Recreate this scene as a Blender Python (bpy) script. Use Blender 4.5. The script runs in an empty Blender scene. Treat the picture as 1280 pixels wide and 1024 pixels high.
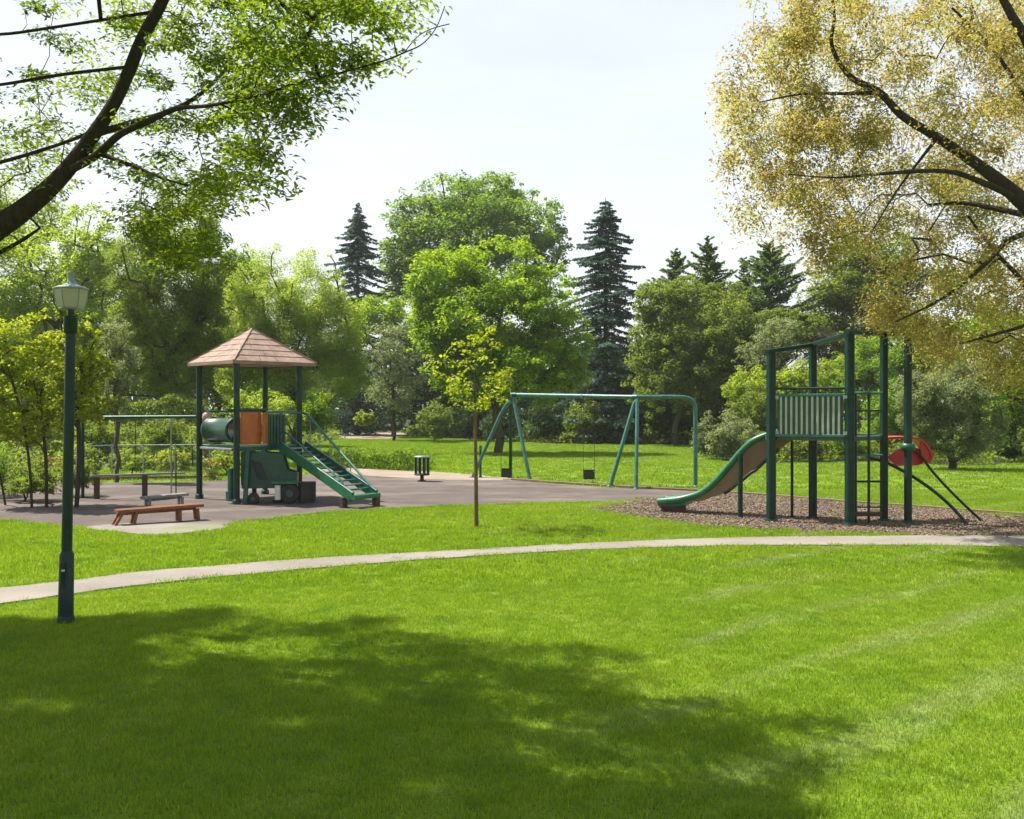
import bpy, math, random
import numpy as np
from mathutils import Vector, Matrix

random.seed(7)
RNG = np.random.default_rng(11)
scene = bpy.context.scene
col = scene.collection
F = 1244.0          # focal length in photo pixels
CAMH = 2.2          # eye height
R = math.radians
SUN_EL = 59.0                                  # sun height in degrees
SUN_DIR = (-.92, .39)                          # compass direction of the sun (left and beyond)
SUNV = np.array([SUN_DIR[0] / math.tan(R(SUN_EL)), SUN_DIR[1] / math.tan(R(SUN_EL)), 1.0])   # climb along the rays per metre of height

# ------------------------------------------------------------------ surveying helpers
def G(px, py):
    """ground point seen at a photo pixel"""
    Y = CAMH * F / (py - 512.0)
    return np.array([(px - 640.0) / F * Y, Y])

def W(px, py, Y):
    return np.array([(px - 640.0) / F * Y, Y, CAMH - (py - 512.0) / F * Y])

def Wg(px, Y):
    return np.array([(px - 640.0) / F * Y, Y, 0.0])

def smooth(pts, n=8, closed=True):
    P = np.array(pts, float); out = []; L = len(P)
    rng = range(L) if closed else range(L - 1)
    for i in rng:
        if closed:
            a, b, c, d = P[i - 1], P[i], P[(i + 1) % L], P[(i + 2) % L]
        else:
            a, b, c, d = P[max(i - 1, 0)], P[i], P[i + 1], P[min(i + 2, L - 1)]
        for k in range(n):
            t = k / n
            out.append(0.5 * ((2 * b) + (-a + c) * t + (2 * a - 5 * b + 4 * c - d) * t * t + (-a + 3 * b - 3 * c + d) * t ** 3))
    if not closed:
        out.append(P[-1])
    return np.array(out)

def inside(P, poly):
    x, y = P[:, 0], P[:, 1]
    r = np.zeros(len(P), bool); n = len(poly); j = n - 1
    for i in range(n):
        xi, yi = poly[i][0], poly[i][1]; xj, yj = poly[j][0], poly[j][1]
        c = ((yi > y) != (yj > y))
        if yj != yi:
            r ^= c & (x < (xj - xi) * (y - yi) / (yj - yi) + xi)
        j = i
    return r

# ------------------------------------------------------------------ objects
def tag(o, label=None, cat=None, group=None, kind=None):
    if label: o['label'] = label
    if cat: o['category'] = cat
    if group: o['group'] = group
    if kind: o['kind'] = kind
    return o

def thing(name, loc, label, cat, group=None):
    o = bpy.data.objects.new(name, None); col.objects.link(o)
    o.location = Vector([float(v) for v in loc]); o.empty_display_size = .3
    return tag(o, label, cat, group)

def rootloc(o):
    p = Vector((0, 0, 0))
    while o is not None:
        p += o.location; o = o.parent
    return p

def link_mesh(name, me, mats, parent):
    for m in (mats if isinstance(mats, (list, tuple)) else [mats]):
        me.materials.append(m)
    o = bpy.data.objects.new(name, me); col.objects.link(o)
    if parent is not None:
        o.parent = parent
    return o

class MB:
    """collects shapes in world coordinates; build() links them as ONE mesh object"""
    def __init__(s): s.v = []; s.f = []; s.m = []; s.sm = []
    def add(s, vs, fs, m=0, smooth=False):
        b = len(s.v)
        s.v += [tuple(float(c) for c in v) for v in vs]
        for f in fs:
            s.f.append(tuple(b + i for i in f)); s.m.append(m); s.sm.append(smooth)
        return s
    def box(s, c, size, rz=0.0, m=0, bev=0.0):
        hx, hy, hz = size[0] / 2, size[1] / 2, size[2] / 2
        if bev <= 0:
            L = [(-hx, -hy), (hx, -hy), (hx, hy), (-hx, hy)]
        else:
            b = bev
            L = [(-hx + b, -hy), (hx - b, -hy), (hx, -hy + b), (hx, hy - b), (hx - b, hy), (-hx + b, hy), (-hx, hy - b), (-hx, -hy + b)]
        n = len(L); ca, sa = math.cos(rz), math.sin(rz)
        vs = [(c[0] + x * ca - y * sa, c[1] + x * sa + y * ca, c[2] + z) for z in (-hz, hz) for x, y in L]
        fs = [tuple(range(n - 1, -1, -1)), tuple(range(n, 2 * n))] + [(i, (i + 1) % n, n + (i + 1) % n, n + i) for i in range(n)]
        return s.add(vs, fs, m)
    def bar(s, p0, p1, w, h, m=0, up=(0, 0, 1)):
        p0, p1 = Vector([float(v) for v in p0]), Vector([float(v) for v in p1]); d = (p1 - p0).normalized()
        sd = d.cross(Vector(up)); sd = sd.normalized() if sd.length > 1e-4 else Vector((1, 0, 0)); u = sd.cross(d)
        vs = []
        bev = min(w, h) * .12
        prof = [(-w/2+bev, -h/2), (w/2-bev, -h/2), (w/2, -h/2+bev), (w/2, h/2-bev), (w/2-bev, h/2), (-w/2+bev, h/2), (-w/2, h/2-bev), (-w/2, -h/2+bev)]
        for p in (p0, p1):
            for a, b in prof:
                vs.append(p + sd * a + u * b)
        n = 8
        return s.add(vs, [tuple(range(n - 1, -1, -1)), tuple(range(n, 2 * n))] + [(i, (i + 1) % n, n + (i + 1) % n, n + i) for i in range(n)], m)
    def tube(s, pts, r, n=10, m=0, caps=True):
        P = [Vector([float(c) for c in p]) for p in pts]
        rr = r if isinstance(r, (list, tuple, np.ndarray)) else [r] * len(P)
        vs = []; nrm = None
        for i, p in enumerate(P):
            d = (P[min(i + 1, len(P) - 1)] - P[max(i - 1, 0)]).normalized()
            if nrm is None:
                nrm = d.orthogonal().normalized()
            else:
                nrm = (nrm - d * nrm.dot(d)); nrm = nrm.normalized() if nrm.length > 1e-5 else d.orthogonal().normalized()
            b = d.cross(nrm)
            for k in range(n):
                a = 2 * math.pi * k / n
                vs.append(p + (nrm * math.cos(a) + b * math.sin(a)) * float(rr[i]))
        fs = []
        for i in range(len(P) - 1):
            for k in range(n):
                fs.append((i * n + k, i * n + (k + 1) % n, (i + 1) * n + (k + 1) % n, (i + 1) * n + k))
        s.add(vs, fs, m, True)
        if caps:
            s.add(vs[:n], [tuple(range(n - 1, -1, -1))], m); s.add(vs[-n:], [tuple(range(n))], m)
        return s
    def lathe(s, prof, c, n=24, m=0, smooth=True, rot=0.0):
        vs = []
        for r, z in prof:
            for k in range(n):
                a = 2 * math.pi * k / n + rot
                vs.append((c[0] + r * math.cos(a), c[1] + r * math.sin(a), c[2] + z))
        fs = []
        for i in range(len(prof) - 1):
            for k in range(n):
                fs.append((i * n + k, i * n + (k + 1) % n, (i + 1) * n + (k + 1) % n, (i + 1) * n + k))
        s.add(vs, fs, m, smooth)
        s.add(vs[:n], [tuple(range(n - 1, -1, -1))], m); s.add(vs[-n:], [tuple(range(n))], m)
        return s
    def slab(s, poly3, off, m=0):
        """polygon (3D, planar) extruded by a vector"""
        A = [Vector([float(c) for c in p]) for p in poly3]; o = Vector(off); n = len(A)
        vs = A + [p + o for p in A]
        return s.add(vs, [tuple(range(n)), tuple(range(2 * n - 1, n - 1, -1))] + [(i, n + i, n + (i + 1) % n, (i + 1) % n) for i in range(n)], m)
    def build(s, name, mats, parent=None):
        o = rootloc(parent) if parent is not None else Vector((0, 0, 0))
        me = bpy.data.meshes.new(name)
        me.from_pydata([(v[0] - o.x, v[1] - o.y, v[2] - o.z) for v in s.v], [], s.f)
        me.polygons.foreach_set('material_index', s.m)
        me.polygons.foreach_set('use_smooth', s.sm)
        me.validate(); me.update()
        import bmesh
        bm = bmesh.new(); bm.from_mesh(me); bmesh.ops.recalc_face_normals(bm, faces=bm.faces); bm.to_mesh(me); bm.free()
        return link_mesh(name, me, mats, parent)

def np_mesh(name, V, quads, mats, parent, tint=None, smooth=False, midx=None):
    o = rootloc(parent) if parent is not None else Vector((0, 0, 0))
    V = np.asarray(V, np.float32) - np.array([o.x, o.y, o.z], np.float32)
    me = bpy.data.meshes.new(name)
    me.vertices.add(len(V)); me.vertices.foreach_set('co', V.ravel())
    q = np.asarray(quads, np.int32); k = q.shape[1]
    me.loops.add(q.size); me.loops.foreach_set('vertex_index', q.ravel())
    me.polygons.add(len(q)); me.polygons.foreach_set('loop_start', np.arange(0, q.size, k, dtype=np.int32))
    if smooth:
        me.polygons.foreach_set('use_smooth', np.ones(len(q), bool))
    if midx is not None:
        me.polygons.foreach_set('material_index', np.asarray(midx, np.int32))
    if tint is not None:
        a = me.attributes.new('tint', 'FLOAT', 'POINT'); a.data.foreach_set('value', np.asarray(tint, np.float32))
    me.update(calc_edges=True)
    return link_mesh(name, me, mats, parent)

# ------------------------------------------------------------------ materials
def new_mat(name):
    m = bpy.data.materials.new(name); m.use_nodes = True
    nt = m.node_tree
    return m, nt, nt.nodes['Principled BSDF']

def N(nt, typ, **kw):
    n = nt.nodes.new(typ)
    for k, v in kw.items():
        if k.startswith('i_'):
            n.inputs[k[2:].replace('_', ' ')].default_value = v
        else:
            setattr(n, k, v)
    return n

def ramp(nt, fac, stops):
    r = nt.nodes.new('ShaderNodeValToRGB'); e = r.color_ramp.elements
    while len(e) < len(stops): e.new(0.5)
    for i, (p, c) in enumerate(stops):
        e[i].position = p; e[i].color = (c[0], c[1], c[2], 1)
    if fac is not None: nt.links.new(fac, r.inputs['Fac'])
    return r

def noise(nt, vec, scale, detail=4, rough=.55):
    n = nt.nodes.new('ShaderNodeTexNoise'); n.inputs['Scale'].default_value = scale
    n.inputs['Detail'].default_value = detail; n.inputs['Roughness'].default_value = rough
    if vec is not None: nt.links.new(vec, n.inputs['Vector'])
    return n

def mapping(nt, vec, scale=(1, 1, 1), rot=(0, 0, 0)):
    m = nt.nodes.new('ShaderNodeMapping'); m.inputs['Scale'].default_value = scale; m.inputs['Rotation'].default_value = rot
    nt.links.new(vec, m.inputs['Vector']); return m.outputs['Vector']

def pos(nt): return nt.nodes.new('ShaderNodeNewGeometry').outputs['Position']

def mixc(nt, fac, a, b, mode='MIX'):
    m = nt.nodes.new('ShaderNodeMix'); m.data_type = 'RGBA'; m.blend_type = mode
    for s, v in ((m.inputs[0], fac), (m.inputs[6], a), (m.inputs[7], b)):
        if hasattr(v, 'node'): nt.links.new(v, s)
        elif isinstance(v, (int, float)): s.default_value = v
        else: s.default_value = (v[0], v[1], v[2], 1)
    return m.outputs[2]

def bump(nt, bsdf, h, strength=.3, dist=.02):
    b = nt.nodes.new('ShaderNodeBump'); b.inputs['Strength'].default_value = strength; b.inputs['Distance'].default_value = dist
    nt.links.new(h, b.inputs['Height']); nt.links.new(b.outputs['Normal'], bsdf.inputs['Normal'])

def paint(name, c, rough=.4, wear=.25, spec=.5, scale=6.0, metal=0.0):
    """painted or coated surface with mottled fading and fine scuffs"""
    m, nt, b = new_mat(name); p = pos(nt)
    n1 = noise(nt, p, scale, 5); n2 = noise(nt, p, scale * 9, 3)
    d = [v * (1 - wear) for v in c]; l = [min(1, v * (1 + wear) + wear * .012) for v in c]
    r = ramp(nt, n1.outputs['Fac'], [(.3, d), (.7, l)])
    n3 = noise(nt, mapping(nt, p, (1, 1, .35)), 21, 6, .75)
    sc = ramp(nt, n3.outputs['Fac'], [(.66, (0, 0, 0)), (.72, (.55, .55, .55))])
    nt.links.new(mixc(nt, sc.outputs['Color'], r.outputs['Color'], [v * .5 + .075 for v in c]), b.inputs['Base Color'])
    rr = ramp(nt, n2.outputs['Fac'], [(.3, (rough - .1,) * 3), (.75, (min(1, rough + .18),) * 3)])
    nt.links.new(rr.outputs['Color'], b.inputs['Roughness'])
    b.inputs['Specular IOR Level'].default_value = spec; b.inputs['Metallic'].default_value = metal
    bump(nt, b, n2.outputs['Fac'], .12, .004)
    return m

def wood(name, c, stretch=(1, 1, 14), rough=.65):
    m, nt, b = new_mat(name); p = mapping(nt, pos(nt), stretch)
    n1 = noise(nt, p, 2.2, 6, .65)
    r = ramp(nt, n1.outputs['Fac'], [(.3, [v * .6 for v in c]), (.55, c), (.75, [min(1, v * 1.35) for v in c])])
    nt.links.new(r.outputs['Color'], b.inputs['Base Color']); b.inputs['Roughness'].default_value = rough
    b.inputs['Specular IOR Level'].default_value = .3
    bump(nt, b, n1.outputs['Fac'], .3, .01)
    return m

def bark(name, c):
    m, nt, b = new_mat(name); p = mapping(nt, pos(nt), (5, 5, 1.2))
    n1 = noise(nt, p, 4, 8, .7)
    r = ramp(nt, n1.outputs['Fac'], [(.3, [v * .5 for v in c]), (.7, [v * 1.4 for v in c])])
    nt.links.new(r.outputs['Color'], b.inputs['Base Color']); b.inputs['Roughness'].default_value = .9
    b.inputs['Specular IOR Level'].default_value = .15
    bump(nt, b, n1.outputs['Fac'], .8, .03)
    return m

def leafmat(name, dark, mid, light, trans=.45, tmul=(1.5, 1.45, .7), rough=.5):
    """thin leaf: reflects and lets light through; leaf-to-leaf colour from the 'tint' attribute"""
    m, nt, b = new_mat(name)
    a = N(nt, 'ShaderNodeAttribute', attribute_name='tint')
    r = ramp(nt, a.outputs['Fac'], [(0.0, dark), (.5, mid), (1.0, light)])
    nt.links.new(r.outputs['Color'], b.inputs['Base Color'])
    b.inputs['Roughness'].default_value = rough; b.inputs['Specular IOR Level'].default_value = .16
    t = nt.nodes.new('ShaderNodeBsdfTranslucent')
    mm = mixc(nt, 1.0, r.outputs['Color'], tmul, 'MULTIPLY'); nt.links.new(mm, t.inputs['Color'])
    mx = nt.nodes.new('ShaderNodeMixShader'); mx.inputs[0].default_value = trans
    nt.links.new(b.outputs[0], mx.inputs[1]); nt.links.new(t.outputs[0], mx.inputs[2])
    nt.links.new(mx.outputs[0], nt.nodes['Material Output'].inputs['Surface'])
    return m

M = {}
M['post'] = paint('dark green enamel', (.0028, .025, .020), .36, .3, .3)
M['green'] = paint('green enamel', (.006, .075, .046), .36, .28, .4)
M['teal'] = paint('faded teal enamel', (.030, .125, .10), .38, .3)
M['bright_green'] = paint('moulded green plastic', (.012, .12, .055), .34, .22)
M['deep_green'] = paint('dark green plastic', (.008, .05, .032), .38, .3)
M['orange'] = paint('orange plastic', (.42, .10, .012), .4, .15)
M['red'] = paint('red plastic', (.50, .022, .020), .35, .12)
M['darkred'] = paint('dark red footing', (.055, .014, .014), .6, .3)
M['tan'] = paint('tan moulded plastic', (.165, .098, .045), .45, .2, scale=2.5)
M['black'] = paint('black rubber', (.016, .015, .016), .6, .3)
M['slat'] = paint('pale green slat paint', (.33, .40, .34), .45, .15)
M['panelgreen'] = paint('grey green panel', (.045, .075, .058), .5, .2)
M['greymetal'] = paint('weathered galvanised steel', (.28, .31, .33), .4, .2, metal=.6)
M['white'] = paint('off white plastic', (.62, .60, .55), .45, .1)
M['pink'] = paint('dusty pink plastic', (.42, .27, .22), .5, .2)
M['lampcap'] = paint('blue grey lamp cap', (.26, .33, .36), .35, .12)
M['shingle'] = wood('tan roof boards', (.285, .19, .15), (2, 2, 2), .8)
M['fascia'] = wood('pale fascia wood', (.28, .185, .135), (1, 1, 4), .75)
M['redwood'] = wood('red brown bench wood', (.20, .075, .035), (1.5, 9, 9))
M['greywood'] = wood('weathered grey wood', (.24, .22, .205), (1.5, 9, 9))
M['darkwood'] = wood('dark timber', (.07, .045, .03), (6, 6, 2))
M['edging'] = wood('timber edging', (.16, .11, .07), (2, 2, 9))
M['stake'] = wood('brown young trunk', (.135, .088, .045), (8, 8, 1.2))
M['bark'] = bark('dark bark', (.055, .042, .032))
M['bark2'] = bark('grey brown bark', (.085, .068, .052))
M['barkfg'] = bark('near tree bark', (.040, .030, .024))

# frosted lamp glazing
m, nt, b = new_mat('frosted lamp glass')
b.inputs['Base Color'].default_value = (.60, .56, .50, 1); b.inputs['Roughness'].default_value = .35
t = nt.nodes.new('ShaderNodeBsdfTranslucent'); t.inputs['Color'].default_value = (.75, .72, .6, 1)
mx = nt.nodes.new('ShaderNodeMixShader'); mx.inputs[0].default_value = .45
nt.links.new(b.outputs[0], mx.inputs[1]); nt.links.new(t.outputs[0], mx.inputs[2])
nt.links.new(mx.outputs[0], nt.nodes['Material Output'].inputs['Surface']); M['glass'] = m

# leaves
M['lf_near'] = leafmat('fresh green leaves', (.085, .15, .014), (.14, .21, .022), (.22, .28, .035), .6, (1.6, 1.5, .55))
M['lf_gold'] = leafmat('bronze gold leaves', (.27, .208, .072), (.352, .302, .098), (.345, .355, .092), .59, (1.3, 1.26, .82))
M['lf_lime'] = leafmat('lime leaves', (.17, .23, .012), (.28, .34, .02), (.42, .46, .04), .52, (1.4, 1.35, .5))
M['lf_bright'] = leafmat('bright green leaves', (.115, .22, .010), (.185, .305, .016), (.28, .39, .03), .56, (1.7, 1.55, .45))
M['lf_mid'] = leafmat('mid green leaves', (.085, .175, .016), (.140, .245, .028), (.21, .31, .045), .54, (1.7, 1.55, .55))
M['lf_pale'] = leafmat('pale willow leaves', (.21, .29, .040), (.29, .37, .060), (.38, .45, .11), .58, (1.45, 1.45, .6))
M['lf_olive'] = leafmat('olive leaves', (.095, .145, .022), (.145, .20, .036), (.21, .26, .055), .54, (1.55, 1.5, .6))
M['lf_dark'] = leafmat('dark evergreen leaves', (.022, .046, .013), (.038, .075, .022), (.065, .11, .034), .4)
M['lf_grey'] = leafmat('grey green leaves', (.14, .18, .080), (.20, .24, .115), (.28, .32, .17), .5, (1.35, 1.35, .8))
M['lf_spruce'] = leafmat('blue spruce needles', (.040, .085, .070), (.070, .125, .105), (.11, .17, .145), .32, (1.3, 1.3, 1.0))
M['lf_con'] = leafmat('green conifer needles', (.060, .115, .032), (.100, .165, .050), (.16, .22, .075), .42, (1.5, 1.45, .7))
M['lf_yellow'] = leafmat('yellow green shrub leaves', (.17, .24, .020), (.25, .33, .035), (.36, .42, .07), .52, (1.4, 1.4, .5))
M['lf_straw'] = leafmat('straw coloured plumes', (.20, .21, .10), (.29, .29, .15), (.38, .37, .22), .4, (1.2, 1.15, .8))
M['petal_red'] = leafmat('red petals', (.35, .03, .02), (.5, .06, .04), (.6, .15, .1), .3, (1, 1, 1))
M['petal_pink'] = leafmat('salmon petals', (.40, .16, .11), (.5, .25, .17), (.55, .33, .25), .3, (1, 1, 1))

# mowing lines shared by the lawn sheet and the grass blades
def lawn_colour(nt, stops, pale):
    p = pos(nt)
    big = noise(nt, p, .35, 4, .6); fine = noise(nt, p, 3.2, 4, .6)
    mx = N(nt, 'ShaderNodeMath', operation='ADD'); nt.links.new(big.outputs['Fac'], mx.inputs[0]); nt.links.new(fine.outputs['Fac'], mx.inputs[1])
    h = N(nt, 'ShaderNodeMath', operation='MULTIPLY'); nt.links.new(mx.outputs[0], h.inputs[0]); h.inputs[1].default_value = .5
    base = ramp(nt, h.outputs[0], stops).outputs['Color']
    # dry clippings left in rows by the mower, 1.2 m apart
    dt = N(nt, 'ShaderNodeVectorMath', operation='DOT_PRODUCT'); nt.links.new(p, dt.inputs[0]); dt.inputs[1].default_value = (-.66, .75, 0)
    wob = noise(nt, p, .6, 2); wm = N(nt, 'ShaderNodeMath', operation='MULTIPLY_ADD'); nt.links.new(wob.outputs['Fac'], wm.inputs[0]); wm.inputs[1].default_value = .5; nt.links.new(dt.outputs['Value'], wm.inputs[2])
    pp = N(nt, 'ShaderNodeMath', operation='PINGPONG'); nt.links.new(wm.outputs[0], pp.inputs[0]); pp.inputs[1].default_value = .62
    rr = ramp(nt, pp.outputs[0], [(.0, (1, 1, 1)), (.05, (.85, .85, .85)), (.30, (0, 0, 0))])
    mp = N(nt, 'ShaderNodeMapping', vector_type='TEXTURE'); mp.inputs['Rotation'].default_value = (0, 0, R(41)); mp.inputs['Scale'].default_value = (5, 1, 1); nt.links.new(p, mp.inputs['Vector'])
    pat = noise(nt, mp.outputs['Vector'], 1.1, 5, .7); pr = ramp(nt, pat.outputs['Fac'], [(.45, (0, 0, 0)), (.62, (1, 1, 1))])
    k = N(nt, 'ShaderNodeMath', operation='MULTIPLY'); nt.links.new(rr.outputs['Color'], k.inputs[0]); nt.links.new(pr.outputs['Color'], k.inputs[1])
    k2 = N(nt, 'ShaderNodeMath', operation='MULTIPLY'); nt.links.new(k.outputs[0], k2.inputs[0]); k2.inputs[1].default_value = .62
    sx = N(nt, 'ShaderNodeSeparateXYZ'); nt.links.new(p, sx.inputs[0])
    mr = N(nt, 'ShaderNodeMapRange'); nt.links.new(sx.outputs['X'], mr.inputs[0]); mr.inputs[1].default_value = -.6; mr.inputs[2].default_value = 2.0
    k3 = N(nt, 'ShaderNodeMath', operation='MULTIPLY'); nt.links.new(k2.outputs[0], k3.inputs[0]); nt.links.new(mr.outputs[0], k3.inputs[1])
    # clover and dry spots
    cl = noise(nt, p, .9, 5, .7); dr = noise(nt, mapping(nt, p, (1, 1, 1), (.4, .2, 1.0)), .55, 6, .7)
    base = mixc(nt, ramp(nt, cl.outputs['Fac'], [(.56, (0, 0, 0)), (.66, (.45, .45, .45))]).outputs['Color'], base, (.07, .17, .02))
    base = mixc(nt, ramp(nt, dr.outputs['Fac'], [(.58, (0, 0, 0)), (.72, (.32, .32, .32))]).outputs['Color'], base, (.27, .30, .08))
    return mixc(nt, k3.outputs[0], base, pale), fine

GR = [(.30, (.145, .248, .012)), (.5, (.200, .312, .020)), (.70, (.268, .362, .038))]
m, nt, b = new_mat('lawn ground'); c, fn = lawn_colour(nt, [(p, [v * .72 for v in k]) for p, k in GR], (.26, .30, .16))
sp = noise(nt, pos(nt), 30, 4, .7)
c2 = mixc(nt, ramp(nt, sp.outputs['Fac'], [(.35, (.75, .75, .75)), (.5, (0, 0, 0))]).outputs['Color'], c, (.030, .055, .006))
nt.links.new(c2, b.inputs['Base Color']); b.inputs['Roughness'].default_value = .9; b.inputs['Specular IOR Level'].default_value = .1
bump(nt, b, sp.outputs['Fac'], .8, .03); M['lawn'] = m

m, nt, b = new_mat('grass blades'); c, fn = lawn_colour(nt, GR, (.34, .38, .22))
a = N(nt, 'ShaderNodeAttribute', attribute_name='tint')
rt = ramp(nt, a.outputs['Fac'], [(0, (.65, .72, .7)), (.6, (1, 1, 1)), (.93, (1.15, 1.1, 1.1)), (1, (1.45, 1.3, 1.5))])
c = mixc(nt, 1.0, c, rt.outputs['Color'], 'MULTIPLY')
nt.links.new(c, b.inputs['Base Color']); b.inputs['Roughness'].default_value = .5; b.inputs['Specular IOR Level'].default_value = .22
t = nt.nodes.new('ShaderNodeBsdfTranslucent'); nt.links.new(mixc(nt, 1.0, c, (1.6, 1.5, .6), 'MULTIPLY'), t.inputs['Color'])
mx = nt.nodes.new('ShaderNodeMixShader'); mx.inputs[0].default_value = .45
nt.links.new(b.outputs[0], mx.inputs[1]); nt.links.new(t.outputs[0], mx.inputs[2])
nt.links.new(mx.outputs[0], nt.nodes['Material Output'].inputs['Surface']); M['blade'] = m

def ground_mat(name, stops, scale, fscale, bstr=.5, dust=None, bd=.02, cracks=False):
    m, nt, b = new_mat(name); p = pos(nt)
    n1 = noise(nt, p, scale, 6, .6); n2 = noise(nt, p, fscale, 5, .75)
    c = ramp(nt, n1.outputs['Fac'], stops).outputs['Color']
    sp = ramp(nt, n2.outputs['Fac'], [(.3, (.55, .55, .55)), (.7, (1.35, 1.35, 1.35))]).outputs['Color']
    c = mixc(nt, .8, c, sp, 'MULTIPLY')
    if dust:
        n3 = noise(nt, mapping(nt, p, (.5, 1.3, 1)), .55, 5, .6)
        c = mixc(nt, ramp(nt, n3.outputs['Fac'], [(.5, (0, 0, 0)), (.68, (.85, .85, .85))]).outputs['Color'], c, dust)
    if cracks:
        wp = noise(nt, p, 1.5, 4); vm = N(nt, 'ShaderNodeVectorMath', operation='MULTIPLY_ADD'); nt.links.new(wp.outputs['Color'], vm.inputs[0]); vm.inputs[1].default_value = (.6, .6, .6); nt.links.new(p, vm.inputs[2])
        vo = N(nt, 'ShaderNodeTexVoronoi', feature='DISTANCE_TO_EDGE'); vo.inputs['Scale'].default_value = .55; nt.links.new(vm.outputs[0], vo.inputs['Vector'])
        c = mixc(nt, ramp(nt, vo.outputs['Distance'], [(.004, (.75, .75, .75)), (.014, (0, 0, 0))]).outputs['Color'], c, [v * .35 for v in stops[0][1]])
        st = noise(nt, p, 2.3, 6, .75); c = mixc(nt, ramp(nt, st.outputs['Fac'], [(.54, (0, 0, 0)), (.68, (.6, .6, .6))]).outputs['Color'], c, [v * .55 for v in stops[0][1]])
    nt.links.new(c, b.inputs['Base Color']); b.inputs['Roughness'].default_value = .92; b.inputs['Specular IOR Level'].default_value = .2
    bump(nt, b, n2.outputs['Fac'], bstr, bd); return m

M['tarmac'] = ground_mat('play area tarmac', [(.3, (.080, .064, .057)), (.7, (.124, .100, .088))], 1.1, 45, .4, (.185, .150, .128))
M['mulch'] = ground_mat('bark mulch bed', [(.3, (.125, .086, .060)), (.7, (.21, .150, .108))], 1.6, 22, .9, (.26, .20, .15), .04)
M['path'] = ground_mat('pale concrete path', [(.3, (.188, .166, .142)), (.7, (.25, .224, .194))], .9, 60, .25, (.27, .235, .20), .01)
M['sand'] = ground_mat('sandy gravel', [(.3, (.22, .175, .13)), (.7, (.31, .25, .19))], 1.0, 40, .4)
M['pad'] = ground_mat('worn pale concrete', [(.3, (.19, .165, .145)), (.7, (.26, .23, .205))], 1.3, 40, .3, (.14, .17, .06))
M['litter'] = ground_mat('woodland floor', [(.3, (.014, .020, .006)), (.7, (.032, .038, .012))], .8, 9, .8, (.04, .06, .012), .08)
def chipmat():
    m, nt, b = new_mat('wood chips')
    a = N(nt, 'ShaderNodeAttribute', attribute_name='tint')
    r = ramp(nt, a.outputs['Fac'], [(0, (.095, .062, .042)), (.5, (.18, .128, .092)), (1, (.29, .22, .165))])
    nt.links.new(r.outputs['Color'], b.inputs['Base Color']); b.inputs['Roughness'].default_value = .9; return m
M['chip'] = chipmat()

# ------------------------------------------------------------------ ground, paths
def sheet(name, poly, z, mat, thick=0.0):
    mb = MB(); P = [(p[0], p[1], z) for p in poly]
    if thick:
        mb.slab([(p[0], p[1], z - thick) for p in poly], (0, 0, thick))
    else:
        mb.add(P, [tuple(range(len(P)))])
    o = mb.build(name, mat); me = o.data
    tag(o, kind='structure'); return o

def edge_noise(poly, amp, seed):
    r = np.random.default_rng(seed); P = np.array(poly, float)
    nz = r.normal(0, 1, (len(P), 2)); nz = (nz + np.roll(nz, 1, 0) + np.roll(nz, -1, 0)) / 3
    return P + nz * amp

mb = MB(); S = 900
mb.add([(-S, -200, 0), (S, -200, 0), (S, 1600, 0), (-S, 1600, 0)], [(0, 1, 2, 3)])
tag(mb.build('lawn', M['lawn']), kind='structure')

tarmac_px = [(-150, 655), (0, 650), (60, 656), (130, 660), (200, 664), (262, 660), (300, 653), (360, 646), (420, 640), (500, 635), (580, 632), (680, 629), (760, 627), (830, 623), (930, 618),
             (880, 614), (790, 611), (700, 606), (640, 601), (560, 600), (480, 596), (420, 592), (350, 596), (250, 602), (120, 604), (-200, 607)]
TARMAC = edge_noise(smooth([G(*p) for p in tarmac_px], 8), .07, 1)
sheet('play_area_tarmac', TARMAC, .008, M['tarmac'])
mulch_px = [(752, 639), (800, 646), (860, 655), (930, 660), (1000, 664), (1080, 667), (1180, 670), (1290, 671), (1500, 676),
            (1500, 660), (1290, 647), (1160, 637), (1060, 630), (960, 621), (900, 616), (850, 621), (800, 627), (765, 633)]
MULCH = edge_noise(smooth([G(*p) for p in mulch_px], 14), .16, 2)
sheet('mulch_bed', MULCH, .013, M['mulch'])
sand_px = [(405, 583), (470, 586), (540, 590), (600, 594), (660, 601), (640, 603), (560, 602), (480, 598), (410, 594)]
SAND = edge_noise(smooth([G(*p) for p in sand_px], 6), .06, 3)
sheet('sandy_path', SAND, .004, M['sand'])
pad_px = [(108, 660), (150, 666), (190, 669), (240, 666), (278, 662), (282, 657), (230, 655), (160, 655)]
PAD = edge_noise(smooth([G(*p) for p in pad_px], 5), .03, 4)
sheet('concrete_pad', PAD, .012, M['pad'])
path_top = [(-260, 757), (-120, 748), (0, 737), (90, 727), (180, 716), (290, 707), (400, 699), (520, 692), (640, 685.5), (720, 681), (800, 677.5), (900, 674), (1000, 672), (1140, 671), (1280, 671), (1500, 674)]
path_bot = [(1500, 690), (1280, 685), (1140, 683), (1000, 682.5), (900, 683.5), (800, 686), (720, 689), (640, 693.5), (520, 701.5), (400, 711), (290, 721), (180, 732.5), (90, 744), (0, 756), (-120, 770), (-260, 784)]
PT = smooth([G(*p) for p in path_top], 8, False); PB = smooth([G(*p) for p in path_bot], 8, False)
PATH = edge_noise(np.vstack([PT, PB]), .025, 5)
sheet('footpath', PATH, .022, M['path'], .03)
CLEAR = smooth([G(*p) for p in [(415, 547), (470, 549), (500, 546.5), (505, 540), (430, 538)]], 5)
sheet('sandy_clearing', CLEAR, .02, M['sand'])
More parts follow.
